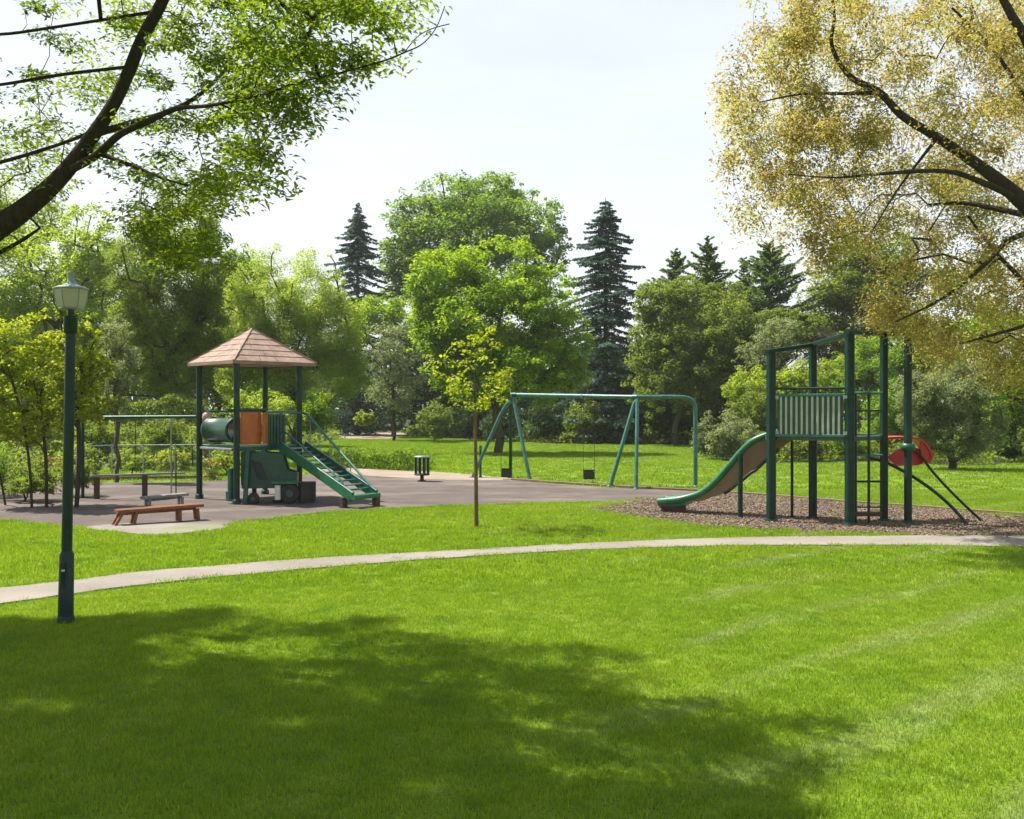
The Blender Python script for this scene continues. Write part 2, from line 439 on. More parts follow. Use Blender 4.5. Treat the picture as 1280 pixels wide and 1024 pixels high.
lit_px = [(-500, 583), (60, 585), (200, 577), (330, 567), (430, 549), (520, 546), (600, 550), (700, 555), (800, 556), (870, 558), (900, 574), (960, 579), (1080, 577), (1150, 581), (1230, 583), (1300, 578), (1700, 579)]
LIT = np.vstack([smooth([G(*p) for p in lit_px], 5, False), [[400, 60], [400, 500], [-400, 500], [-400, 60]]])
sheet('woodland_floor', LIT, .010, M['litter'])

# ------------------------------------------------------------------ scattered ground cover (grass, chips): geometry nodes, kind stuff
def source_collection(name, meshes, mat):
    c = bpy.data.collections.new(name)
    for me in meshes:
        me.materials.append(mat); c.objects.link(bpy.data.objects.new(name, me))
    return c

def tuft(nb, rad, h, w, seed):
    r = np.random.default_rng(seed); V = []; T = []; Q = []
    for i in range(nb):
        a = r.uniform(0, 6.283); d = rad * math.sqrt(r.uniform()); x, y = d * math.cos(a), d * math.sin(a)
        hh = h * r.uniform(.55, 1.15); ww = w * r.uniform(.7, 1.3); fa = r.uniform(0, 6.283); la = r.uniform(0, 6.283); lean = hh * r.uniform(.1, .75)
        sx, sy = math.cos(fa) * ww / 2, math.sin(fa) * ww / 2; lx, ly = math.cos(la) * lean, math.sin(la) * lean
        b = len(V)
        V += [(x - sx, y - sy, -.004), (x + sx, y + sy, -.004), (x + sx * .8 + lx * .35, y + sy * .8 + ly * .35, hh * .6), (x - sx * .8 + lx * .35, y - sy * .8 + ly * .35, hh * .6), (x + sx * .1 + lx, y + sy * .1 + ly, hh), (x - sx * .1 + lx, y - sy * .1 + ly, hh)]
        Q += [(b, b + 1, b + 2, b + 3), (b + 3, b + 2, b + 4, b + 5)]; t = r.uniform(); T += [t] * 6
    me = bpy.data.meshes.new('tuft'); me.from_pydata(V, [], Q)
    a = me.attributes.new('tint', 'FLOAT', 'POINT'); a.data.foreach_set('value', np.array(T, np.float32)); me.update()
    return me

def scatter(name, P, scl, coll, nvar, mat, label, cat, tilt=0.0):
    n = len(P); me = bpy.data.meshes.new(name)
    me.vertices.add(n); me.vertices.foreach_set('co', np.asarray(P, np.float32).ravel())
    e = np.zeros((n, 3), np.float32); e[:, 2] = RNG.uniform(0, 6.283, n)
    if tilt: e[:, :2] = RNG.normal(0, tilt, (n, 2))
    a = me.attributes.new('rot', 'FLOAT_VECTOR', 'POINT'); a.data.foreach_set('vector', e.ravel())
    a = me.attributes.new('scl', 'FLOAT', 'POINT'); a.data.foreach_set('value', np.asarray(scl, np.float32))
    a = me.attributes.new('pick', 'INT', 'POINT'); a.data.foreach_set('value', RNG.integers(0, nvar, n).astype(np.int32))
    me.update(); o = link_mesh(name, me, mat, None)
    ng = bpy.data.node_groups.new(name, 'GeometryNodeTree')
    ng.interface.new_socket(name='Geometry', in_out='INPUT', socket_type='NodeSocketGeometry')
    ng.interface.new_socket(name='Geometry', in_out='OUTPUT', socket_type='NodeSocketGeometry')
    gi = ng.nodes.new('NodeGroupInput'); go = ng.nodes.new('NodeGroupOutput')
    ip = ng.nodes.new('GeometryNodeInstanceOnPoints'); ci = ng.nodes.new('GeometryNodeCollectionInfo')
    ci.inputs['Collection'].default_value = coll; ci.inputs['Separate Children'].default_value = True; ci.inputs['Reset Children'].default_value = True
    def named(nm, ty):
        k = ng.nodes.new('GeometryNodeInputNamedAttribute'); k.data_type = ty; k.inputs['Name'].default_value = nm
        return k.outputs['Attribute']
    L = ng.links.new
    L(gi.outputs[0], ip.inputs['Points']); L(ci.outputs[0], ip.inputs['Instance']); ip.inputs['Pick Instance'].default_value = True
    L(named('pick', 'INT'), ip.inputs['Instance Index']); L(named('rot', 'FLOAT_VECTOR'), ip.inputs['Rotation']); L(named('scl', 'FLOAT'), ip.inputs['Scale'])
    L(ip.outputs[0], go.inputs[0])
    md = o.modifiers.new('scatter', 'NODES'); md.node_group = ng
    return tag(o, label, cat, kind='stuff')

def trapezoid(y0, y1, density, margin=.6, slope=.545):
    A = slope * (y1 * y1 - y0 * y0) + 2 * margin * (y1 - y0); n = int(A * density)
    u = RNG.uniform(0, 1, n * 2); Y = RNG.uniform(y0, y1, n * 2)
    keep = u < (slope * Y + margin) / (slope * y1 + margin); Y = Y[keep]
    X = RNG.uniform(-1, 1, len(Y)) * (slope * Y + margin)
    return np.stack([X, Y], 1)[:n]

def grassy(P, grow=0.0):
    bad = np.zeros(len(P), bool)
    for poly in (TARMAC, MULCH, SAND, PAD, PATH, CLEAR, LIT):
        bad |= inside(P, poly)
    # grass creeps over the edges here and there
    n = len(P); near = inside(P + RNG.normal(0, .10, (n, 2)), PATH) & inside(P, PATH)
    return P[~bad | (inside(P, PATH) & ~near & (RNG.uniform(0, 1, n) < .5)) | (inside(P, MULCH) & (RNG.uniform(0, 1, n) < .03))]

GP = dict(near=(4.0, 12.5, 420, 16, .075, .034, .0040), mid=(12.5, 27, 120, 22, .12, .048, .008), far=(27, 84, 10, 30, .26, .062, .020))
parts_P = []; parts_pick = []
variants = []
for k, (y0, y1, dens, nb, rad, h, w) in GP.items():
    variants += [tuft(nb, rad, h, w, hash(k) % 7 + 31 * i + int(y0)) for i in range(5)]
gcoll = source_collection('grass_tuft', variants, M['blade'])
for i, (k, (y0, y1, dens, nb, rad, h, w)) in enumerate(GP.items()):
    c = source_collection('grass_tuft', [tuft(nb, rad, h, w, 100 * i + j) for j in range(6)], M['blade'])
    P = grassy(trapezoid(y0, y1, dens, {'near': 3.2, 'mid': 4.0, 'far': 6.0}[k])); P3 = np.c_[P, np.zeros(len(P))]
    s = RNG.uniform(.7, 1.25, len(P))
    scatter('grass', P3, s, c, 6, M['blade'], {'near': 'short mown grass of the near lawn in front of the footpath', 'mid': 'mown grass of the lawn around the footpath and the play area', 'far': 'sunlit grass of the far lawn beyond the play area'}[k], 'grass')

def chip_mesh(seed):
    r = np.random.default_rng(seed); V = []; Q = []; T = []
    for i in range(7):
        c = np.array([r.uniform(-.12, .12), r.uniform(-.12, .12), r.uniform(.002, .014)]); l, w, h = r.uniform(.014, .036), r.uniform(.006, .013), r.uniform(.003, .006)
        Rm = np.array(Matrix.Rotation(r.uniform(0, 6.28), 3, 'Z') @ Matrix.Rotation(r.normal(0, .35), 3, 'X') @ Matrix.Rotation(r.normal(0, .35), 3, 'Y'))
        b = len(V)
        for sx, sy, sz in [(-1, -1, -1), (1, -1, -1), (1, 1, -1), (-1, 1, -1), (-.8, -1, 1), (1, -.8, 1), (.8, 1, 1), (-1, .7, 1)]:
            V.append(tuple(c + Rm @ np.array([sx * l, sy * w, sz * h])))
        Q += [tuple(b + j for j in f) for f in [(3, 2, 1, 0), (4, 5, 6, 7), (0, 1, 5, 4), (1, 2, 6, 5), (2, 3, 7, 6), (3, 0, 4, 7)]]; T += [r.uniform()] * 8
    me = bpy.data.meshes.new('chip'); me.from_pydata(V, [], Q)
    a = me.attributes.new('tint', 'FLOAT', 'POINT'); a.data.foreach_set('value', np.array(T, np.float32)); me.update(); return me
cc = source_collection('wood_chip', [chip_mesh(i) for i in range(6)], M['chip'])
lo, hi = MULCH.min(0), MULCH.max(0)
P = RNG.uniform(lo - .3, hi + .3, (9000, 2)); P = P[inside(P + RNG.normal(0, .12, P.shape), MULCH)]; P = P[np.abs(P[:, 0]) < .56 * P[:, 1] + 1]
scatter('wood_chips', np.c_[P, np.full(len(P), .013)], RNG.uniform(.7, 1.3, len(P)), cc, 6, M['chip'], 'red brown wood chips covering the bed under the slide tower', 'wood chips')

# ------------------------------------------------------------------ foliage
def leaf_quads(P, nrm, size, rng, tint, asp=.55, droop=0.0):
    """one folded rhombic leaf per point"""
    n = len(P)
    nrm = nrm / (np.linalg.norm(nrm, axis=1, keepdims=True) + 1e-9)
    t = rng.normal(0, 1, (n, 3)); t[:, 2] -= droop
    t -= nrm * (t * nrm).sum(1, keepdims=True); t /= (np.linalg.norm(t, axis=1, keepdims=True) + 1e-9)
    b = np.cross(nrm, t); s = np.asarray(size).reshape(-1, 1) * np.ones((n, 1))
    f = nrm * s * .12
    V = np.empty((n, 4, 3), np.float32)
    V[:, 0] = P - t * s * .5; V[:, 1] = P + b * s * asp * .5 + f; V[:, 2] = P + t * s * .5 - f * .5; V[:, 3] = P - b * s * asp * .5 + f
    return V.reshape(-1, 3), np.arange(n * 4).reshape(n, 4), np.repeat(tint, 4)

def edges_mesh(P0, P1, r0, r1, n=5):
    """tapered prisms for many branch segments at once"""
    P0, P1 = np.asarray(P0, float), np.asarray(P1, float); E = len(P0)
    d = P1 - P0; d /= (np.linalg.norm(d, axis=1, keepdims=True) + 1e-9)
    ref = np.where(np.abs(d[:, 2:3]) > .9, np.array([[1., 0, 0]]), np.array([[0, 0, 1.]]))
    u = np.cross(d, ref); u /= (np.linalg.norm(u, axis=1, keepdims=True) + 1e-9); w = np.cross(d, u)
    a = 2 * math.pi * np.arange(n) / n
    ring = u[:, None] * np.cos(a)[None, :, None] + w[:, None] * np.sin(a)[None, :, None]
    V = np.concatenate([P0[:, None] + ring * np.asarray(r0)[:, None, None], P1[:, None] + ring * np.asarray(r1)[:, None, None]], 1)
    k = np.arange(n); q = np.stack([k, (k + 1) % n, n + (k + 1) % n, n + k], 1)
    Q = (np.arange(E) * 2 * n)[:, None, None] + q[None]
    return V.reshape(-1, 3), Q.reshape(-1, 4)

def grow(nodes, par, targets, rng, wpath=.25, sub=2, jit=.08):
    """attach every target to the nearest point of the branch skeleton grown so far"""
    nodes = [np.array(p, float) for p in nodes]; par = list(par)
    plen = [0.0] * len(nodes)
    for i in range(1, len(nodes)):
        plen[i] = plen[par[i]] + np.linalg.norm(nodes[i] - nodes[par[i]])
    T = np.array(targets); A = np.array(nodes)
    d0 = np.min(np.linalg.norm(T[:, None] - A[None], axis=2), axis=1)
    ends = [0] * len(T)
    for i in np.argsort(d0):
        A = np.array(nodes); d = np.linalg.norm(A - T[i], axis=1)
        j = int(np.argmin(d + wpath * np.array(plen)))
        a = nodes[j]; L = d[j]; prev = j
        for k in range(1, sub + 1):
            f = k / sub; q = a + (T[i] - a) * f
            if k < sub:
                q = q + rng.normal(0, jit, 3) * L + np.array([0, 0, .10 * L])
            nodes.append(q); par.append(prev); plen.append(plen[prev] + L / sub); prev = len(nodes) - 1
        ends[i] = prev
    return np.array(nodes), np.array(par), ends

def pipe_radii(par, rtip, expo=.5, rmax=9):
    n = len(par); cnt = np.zeros(n); has = np.zeros(n, bool)
    for i in range(1, n): has[par[i]] = True
    cnt[~has] = 1
    for i in range(n - 1, 0, -1): cnt[par[i]] += cnt[i]
    return np.minimum(rtip * cnt ** expo, rmax)

def clump_leaves(C, rad, per, rng, size, flat=.7, up=.5, tvar=.25, droop=0.0, asp=.55, ctint=None):
    """leaves around every clump centre: C (n,3), rad (n,)"""
    n = len(C); per = np.broadcast_to(per, (n,)).astype(int); idx = np.repeat(np.arange(n), per); m = len(idx)
    d = rng.normal(0, 1, (m, 3)); d /= np.linalg.norm(d, axis=1, keepdims=True)
    r = rng.uniform(.0, 1, m) ** .45
    off = d * (r * rad[idx])[:, None]; off[:, 2] *= flat
    if droop: off[:, 2] -= droop * rad[idx] * rng.uniform(0, 1, m) ** 2
    P = C[idx] + off
    nr = d * .6 + rng.normal(0, .6, (m, 3)); nr[:, 2] = np.abs(nr[:, 2]) + up
    ct = (rng.uniform(.25, .75, n) if ctint is None else ctint)[idx]
    tint = np.clip(ct + rng.normal(0, tvar, m), 0, 1)
    return leaf_quads(P, nr, size * rng.uniform(.65, 1.3, m), rng, tint, asp, droop)

def branch_mesh(name, nodes, par, rad, mat, parent, n=5):
    i = np.arange(1, len(nodes)); p = np.asarray(par)[1:]
    V, Q = edges_mesh(nodes[p], nodes[i], np.minimum(rad[p], rad[i] * 1.9 + .002), rad[i], n)
    return np_mesh(name, V, Q, mat, parent, smooth=True)

def lobes_from_px(lobes, Y, dy=.8, jitter=.25, rng=None):
    out = []
    for (px, py, rx, ry) in lobes:
        c = W(px, py, Y); k = Y / F
        c[1] += rng.uniform(-jitter, jitter) * rx * k
        out.append((c, np.array([rx * k, rx * k * dy, ry * k])))
    return out

def broadleaf(name, base_px, Y, lobes, mat, label, leaf=None, dens=1.0, cat='tree', group=None, seed=0, bk='bark2', trunk=True, tr=None, flat=.7, droop=0.0, clumpr=.26, asp=.55, fork=.35, stems=None, dy=1.0, up=.5):
    rng = np.random.default_rng(seed + 1000)
    leaf = leaf or max(.10, Y * .0030)
    b = Wg(base_px, Y)
    root = thing(name, b, label, cat, group)
    LB = lobes_from_px(lobes, Y, dy, rng=rng)
    C = []; Rd = []; ct = []
    for c, r in LB:
        a = float(np.mean(r)); ncl = max(10, int(62 * dens ** .5))
        d = rng.normal(0, 1, (ncl, 3)); d /= np.linalg.norm(d, axis=1, keepdims=True)
        f = rng.uniform(.45, 1.0, ncl) ** .6
        wild = rng.uniform(0, 1, ncl) < .26; f = np.where(wild, rng.uniform(.98, 1.24, ncl), f)
        q = c + d * r * f[:, None] * .88
        C.append(q); Rd.append(a * clumpr * rng.uniform(.65, 1.45, ncl) * np.where(wild, .5, 1.0)); ct.append(np.clip(rng.normal(.5, .2, ncl), .05, .95))
    C = np.vstack(C); Rd = np.concatenate(Rd); ct = np.concatenate(ct)
    keep = C[:, 2] > .25; C, Rd, ct = C[keep], Rd[keep], ct[keep]
    la = leaf * leaf * asp * .5
    per = np.clip(dens ** .5 * 1.75 * math.pi * Rd ** 2 / la * .55, 14, 1400)
    V, Q, T = clump_leaves(C, Rd, per, rng, leaf, flat, up, .2, droop, asp, ct)
    ok = np.repeat(V.reshape(-1, 4, 3)[:, :, 2].min(1) > .02, 4)
    V4 = V.reshape(-1, 4, 3)[ok[::4]]; T4 = T.reshape(-1, 4)[ok[::4]]
    top = float(max(c[2] + r[2] for c, r in LB)); ctr = np.mean([c for c, r in LB], axis=0)
    if trunk:
        hf = max(.4, min(c[2] - r[2] * .6 for c, r in LB)) if fork is None else top * fork
        tr_ = tr or max(.05, top * .018)
        k = 5
        tn = [b + np.array([(ctr[0] - b[0]) * (i / k) ** 2 * .7 + rng.normal(0, .012 * top) * (i > 0), rng.normal(0, .01 * top) * (i > 0), hf * i / k - (.05 if i == 0 else 0)]) for i in range(k + 1)]
        nodes = list(tn); par = [0] + list(range(k))
        if stems:
            for sx in stems:
                s0 = len(nodes); w0 = Wg(sx, Y + rng.uniform(-.4, .4)); e = ctr + np.array([(w0[0] - b[0]) * 1.3, rng.uniform(-.5, .5), 0]); par0 = 0
                for i in range(k + 1):
                    f = i / k; p = w0 * (1 - f) + e * f; p = p + np.array([math.sin(f * 3) * .12, 0, -.14 * (i == 0)]); nodes.append(p); par.append(0 if i == 0 else len(nodes) - 2)
        pick = rng.permutation(len(C))[:min(len(C), 130)]
        nd, pr, _ = grow(nodes, par, C[pick], rng, .3, 2, .06)
        rd = pipe_radii(pr, tr_ / 9 if not stems else tr_ / 6, .48, tr_)
        rd = np.maximum(rd, .008 * (Y / 20) ** .5)
        if stems:  # stems share one rootstock below the ground
            i = np.arange(1, len(nd)); ii = i
            Vb, Qb = edges_mesh(nd[pr[ii]], nd[ii], np.minimum(rd[pr[ii]], rd[ii] * 1.6), rd[ii], 6)
            np_mesh('trunk', Vb, Qb, M[bk], root, smooth=True)
        else:
            branch_mesh('trunk', nd, pr, rd, M[bk], root, 6)
    np_mesh('crown' if trunk else 'foliage', V4.reshape(-1, 3), np.arange(len(V4) * 4).reshape(-1, 4), M[mat], root, T4.ravel())
    return root

def conifer(name, px, Y, top_py, prof, mat, label, seed=0, group=None, base_z=.6, dens=1.0, leaf=None, droop=.25, wild=0.0):
    dr0 = droop
    """prof: list of (py, half width px) from the top down"""
    rng = np.random.default_rng(seed + 5000); k = Y / F
    b = Wg(px, Y); root = thing(name, b, label, 'conifer', group)
    top = W(px, top_py, Y)[2]
    zs = np.array([W(px, p, Y)[2] for p, _ in prof][::-1]); ws = np.array([w * k for _, w in prof][::-1])
    leaf = leaf or Y * .0042
    tn = [b + np.array([0, 0, -.05])] + [b + np.array([rng.normal(0, .01), rng.normal(0, .01), top * f]) for f in (.25, .5, .75, 1.0)]
    rt = [top * .014 * (1 - f) + .015 for f in (0, .25, .5, .75, 1.0)]
    V0, Q0 = edges_mesh(np.array(tn[:-1]), np.array(tn[1:]), rt[:-1], rt[1:], 8); 
    P0 = []; P1 = []; r0 = []; r1 = []; LP = []; LN = []; LT = []
    z = base_z; 
    while z < top - .15:
        L = float(np.interp(z, zs, ws)); step = max(.2, L * .13)
        nb = int(rng.integers(5, 9)); a0 = rng.uniform(0, 6.28)
        for i in range(nb):
            a = a0 + 6.283 * i / nb + rng.normal(0, .2); l = L * rng.uniform(.45 - .2 * wild, 1.2 + .25 * wild); droop = dr0 + wild * rng.normal(0, .25); zz = z + rng.normal(0, step * .55)
            dr = np.array([math.cos(a), math.sin(a), 0])
            ns = 5; prev = None
            tipup = .12
            for j in range(ns + 1):
                f = j / ns; p = np.array([b[0], b[1], zz]) + dr * l * f + np.array([0, 0, -droop * l * f + tipup * l * f * f + .10 * l * (f > 0) * (1 - f)])
                if prev is not None:
                    P0.append(prev); P1.append(p); r0.append(.05 * (1 - f) + .012); r1.append(.05 * (1 - f) * .7 + .008)
                prev = p
            m = int(max(7, dens * 66 * l / 2.0 / (leaf / .28)))
            f = rng.uniform(.12, 1.0, m) ** .8
            pp = np.array([b[0], b[1], zz])[None] + dr[None] * (l * f)[:, None]
            pp[:, 2] += -droop * l * f + tipup * l * f * f + .10 * l * (1 - f)
            sd = np.array([-dr[1], dr[0], 0]); sp = rng.normal(0, 1, m) * .20 * l * (1.15 - f)
            pp += sd[None] * sp[:, None]; pp[:, 2] += -np.abs(sp) * .25 - rng.uniform(0, 1, m) * .08 * l * .5
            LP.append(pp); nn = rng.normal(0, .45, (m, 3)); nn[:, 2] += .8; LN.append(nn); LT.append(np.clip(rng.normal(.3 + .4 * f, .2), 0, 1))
        z += step
    LP = np.vstack(LP); LN = np.vstack(LN); LT = np.concatenate(LT)
    Vb, Qb = edges_mesh(P0, P1, r0, r1, 4)
    np_mesh('trunk', np.vstack([V0, Vb]), np.vstack([Q0, Qb + len(V0)]), M['bark'], root, smooth=True)
    V, Q, T = leaf_quads(LP, LN, leaf * rng.uniform(.7, 1.35, len(LP)), rng, LT, .4, .2)
    np_mesh('crown', V, Q, M[mat], root, T)
    return root

def shrub(name, px, py, Y, rx, ry, mat, label, leaf=None, dens=1.0, seed=0, group=None, cat='shrub', stem=True, **kw):
    rng = np.random.default_rng(seed)
    L = [(px, py, rx * .8, ry)] + [(px + rng.uniform(-.5, .5) * rx, py + rng.uniform(-.1, .45) * ry, rx * rng.uniform(.4, .6), ry * rng.uniform(.45, .65)) for _ in range(3)]
    return broadleaf(name, px, Y, L, mat, label, leaf, dens, cat, group, seed, 'bark', stem, tr=.03, fork=.12, **kw)
# ------------------------------------------------------------------ background trees
TB = 'trees beyond the lawn'
SB = 'shrubs along the edge of the wood'
# big pale green tree at the back, centre
broadleaf('tall_broadleaf_tree', 590, 88, [(520, 285, 46, 55), (500, 335, 32, 50), (565, 250, 45, 38), (615, 244, 46, 34), (662, 280, 50, 42), (598, 300, 80, 62), (690, 315, 26, 40), (545, 350, 60, 50), (640, 340, 60, 60), (550, 300, 60, 56), (630, 285, 70, 56)],
          'lf_mid', 'tallest broad green tree, rising behind the bright green tree at the centre', seed=1, group=TB, dens=.9, tr=.5, leaf=.30, clumpr=.24)
broadleaf('bright_green_tree', 622, 50, [(556, 350, 50, 46), (620, 335, 58, 42), (682, 372, 48, 50), (600, 400, 88, 66), (702, 425, 42, 45), (556, 420, 50, 60), (640, 468, 84, 44), (585, 470, 50, 35), (712, 465, 30, 30), (650, 400, 70, 60), (570, 385, 56, 56), (680, 440, 56, 50), (600, 445, 70, 50)],
          'lf_bright', 'bright green rounded tree standing behind the swing frame', seed=2, group=TB, dens=1.25, tr=.3, clumpr=.23, leaf=.17)
broadleaf('pale_willow_tree', 372, 50, [(325, 352, 46, 46), (385, 362, 52, 50), (422, 412, 38, 56), (350, 430, 68, 62), (298, 400, 36, 62), (400, 470, 60, 44), (330, 480, 60, 40), (432, 462, 32, 44), (355, 385, 66, 48), (395, 420, 56, 52), (310, 440, 50, 50)],
          'lf_pale', 'wide pale green willow behind the tan roof of the play tower', seed=3, group=TB, dens=.8, tr=.26, leaf=.125, clumpr=.25, droop=.35, asp=.35, flat=.85)
broadleaf('drooping_dark_tree', 215, 41, [(225, 280, 55, 50), (180, 330, 50, 60), (262, 330, 34, 66), (215, 400, 62, 66), (258, 420, 36, 60), (165, 410, 34, 50), (225, 465, 50, 30), (215, 350, 60, 70), (180, 430, 50, 60)],
          'lf_olive', 'dark drooping green tree left of the tan roofed play tower', seed=4, group=TB, dens=1.0, tr=.22, leaf=.115, clumpr=.22, droop=.7, asp=.4)
broadleaf('grey_green_small_tree', 146, 30, [(148, 420, 20, 30), (150, 460, 24, 38), (140, 490, 22, 26)], 'lf_grey',
          'small grey green tree just right of the lamp post', seed=5, group=TB, dens=.8, tr=.08, leaf=.07)
broadleaf('pale_green_tree', 40, 46, [(35, 345, 75, 62), (110, 300, 46, 48), (60, 420, 84, 62), (-40, 320, 60, 80), (120, 390, 44, 52), (118, 350, 36, 40), (40, 480, 90, 44), (70, 330, 60, 50), (100, 450, 60, 50)],
          'lf_pale', 'loose pale green tree behind the lamp head on the left', seed=6, group=TB, dens=.85, tr=.22, leaf=.15, clumpr=.22)
broadleaf('pale_green_tree', -60, 58, [(-60, 300, 90, 90), (20, 270, 60, 50), (-60, 420, 110, 80)], 'lf_yellow',
          'yellow green tree at the far left edge behind the leaning limb', seed=7, group=TB, dens=.9, tr=.25, leaf=.2)
broadleaf('yellow_green_small_tree', 70, 22.5, [(45, 432, 50, 42), (98, 425, 30, 30), (108, 470, 36, 34), (18, 480, 44, 46), (70, 498, 52, 38), (20, 535, 40, 26), (-20, 450, 40, 60), (120, 462, 22, 22), (85, 390, 14, 14), (55, 525, 56, 28), (110, 505, 34, 30), (0, 520, 40, 30), (60, 460, 60, 50)],
          'lf_lime', 'small yellow green tree with several dark stems left of the play area', seed=8, group=TB, dens=1.0, tr=.055, leaf=.085, clumpr=.2, fork=.02, stems=[8, 40, 58, 95], bk='bark', asp=.7)
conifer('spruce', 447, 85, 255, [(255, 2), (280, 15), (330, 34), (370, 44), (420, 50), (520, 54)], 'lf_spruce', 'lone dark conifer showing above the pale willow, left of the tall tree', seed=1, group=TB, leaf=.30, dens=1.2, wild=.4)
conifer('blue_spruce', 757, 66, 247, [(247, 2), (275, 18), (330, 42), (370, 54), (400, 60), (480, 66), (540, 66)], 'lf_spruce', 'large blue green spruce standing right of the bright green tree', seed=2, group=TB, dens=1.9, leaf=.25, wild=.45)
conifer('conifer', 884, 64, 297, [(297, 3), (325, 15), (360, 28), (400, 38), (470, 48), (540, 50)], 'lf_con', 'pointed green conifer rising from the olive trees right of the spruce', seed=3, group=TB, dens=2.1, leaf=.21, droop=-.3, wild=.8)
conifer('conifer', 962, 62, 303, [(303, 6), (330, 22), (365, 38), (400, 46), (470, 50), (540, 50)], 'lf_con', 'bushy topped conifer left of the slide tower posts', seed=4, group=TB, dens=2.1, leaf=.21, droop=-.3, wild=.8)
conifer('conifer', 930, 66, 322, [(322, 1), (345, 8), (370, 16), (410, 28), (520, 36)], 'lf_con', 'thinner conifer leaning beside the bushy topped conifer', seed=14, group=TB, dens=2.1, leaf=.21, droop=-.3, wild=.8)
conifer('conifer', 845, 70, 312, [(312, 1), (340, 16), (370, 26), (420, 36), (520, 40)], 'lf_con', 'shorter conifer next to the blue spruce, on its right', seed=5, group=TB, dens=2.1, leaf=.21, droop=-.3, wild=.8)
broadleaf('olive_tree', 845, 60, [(830, 385, 34, 36), (855, 430, 50, 48), (822, 470, 42, 52), (872, 485, 44, 44), (812, 425, 26, 40), (862, 372, 34, 30), (908, 378, 30, 30), (815, 375, 24, 30)], 'lf_olive', 'olive green tree between the blue spruce and the pointed conifer', seed=9, group=TB, dens=1.0, tr=.22, leaf=.17)
broadleaf('olive_tree', 925, 58, [(915, 410, 42, 40), (950, 430, 44, 44), (900, 460, 40, 44), (980, 420, 32, 40)], 'lf_olive', 'olive green tree in front of the two right hand conifers', seed=10, group=TB, dens=.95, tr=.2, leaf=.16)
broadleaf('grey_green_tree', 965, 54, [(962, 430, 28, 34), (985, 420, 20, 30), (945, 450, 26, 28)], 'lf_grey', 'thin grey green tree above the yellow green shrubs behind the slide', seed=11, group=TB, dens=.5, tr=.1, leaf=.13)
broadleaf('dark_rounded_tree', 1070, 66, [(1062, 352, 46, 46), (1030, 385, 32, 34), (1100, 370, 50, 60), (1060, 400, 60, 46), (1150, 380, 60, 70), (1120, 320, 40, 40), (1008, 415, 40, 36), (1040, 430, 50, 36), (1065, 325, 34, 34)], 'lf_olive', 'dark rounded green tree behind the slide tower, under the golden foliage', seed=12, group=TB, dens=.95, tr=.3, leaf=.2)
broadleaf('grey_green_small_tree', 492, 70, [(488, 428, 30, 32), (470, 465, 22, 38), (512, 455, 26, 42), (492, 490, 34, 26), (515, 420, 18, 24)], 'lf_grey', 'silvery green small tree with a forked dark trunk left of the young tree', seed=13, group=TB, dens=.5, tr=.16, leaf=.17, fork=.35, bk='bark')
broadleaf('lime_green_tree', 490, 80, [(478, 390, 30, 26), (505, 400, 40, 34), (455, 400, 24, 30)], 'lf_bright', 'light green tree filling the gap below the lone dark conifer', seed=14, group=TB, dens=.9, tr=.15, leaf=.24)
broadleaf('grey_willow_tree', 1190, 36.5, [(1192, 490, 52, 36), (1158, 525, 34, 34), (1226, 525, 36, 38), (1190, 545, 46, 28), (1140, 490, 30, 30), (1215, 470, 36, 26)], 'lf_grey', 'grey green spreading tree right of the red slide hood', seed=15, group=TB, dens=.95, tr=.17, leaf=.10, droop=.5, asp=.35, bk='bark', fork=.3)
broadleaf('yellow_green_tree', 1265, 43, [(1250, 440, 70, 66), (1290, 500, 56, 56), (1330, 420, 70, 80), (1262, 510, 32, 40)], 'lf_bright', 'mid green tree at the right edge below the golden branches', seed=16, group=TB, dens=.8, tr=.2, leaf=.14)
broadleaf('olive_tree', 1110, 52, [(1110, 450, 50, 40), (1075, 480, 40, 40), (1140, 470, 40, 50)], 'lf_mid', 'green tree seen between the slide tower posts', seed=17, group=TB, dens=.9, tr=.18, leaf=.15)
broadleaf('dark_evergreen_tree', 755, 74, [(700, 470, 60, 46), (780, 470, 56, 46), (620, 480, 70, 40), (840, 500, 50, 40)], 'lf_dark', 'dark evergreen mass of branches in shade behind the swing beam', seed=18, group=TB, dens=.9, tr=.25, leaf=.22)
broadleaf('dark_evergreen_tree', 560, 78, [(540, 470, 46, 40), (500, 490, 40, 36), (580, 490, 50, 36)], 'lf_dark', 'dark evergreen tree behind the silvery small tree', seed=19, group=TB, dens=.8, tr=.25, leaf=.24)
broadleaf('green_tree', 270, 60, [(270, 400, 60, 60), (300, 350, 40, 40), (230, 450, 60, 50), (300, 460, 60, 60)], 'lf_mid', 'mid green tree behind the pale willow and the dark drooping tree', seed=20, group=TB, dens=1.1, tr=.25, leaf=.19)
broadleaf('green_tree', 130, 64, [(140, 360, 70, 60), (100, 420, 80, 60), (170, 450, 70, 60)], 'lf_mid', 'green tree in the shade beyond the lamp post', seed=21, group=TB, dens=1.1, tr=.25, leaf=.2)

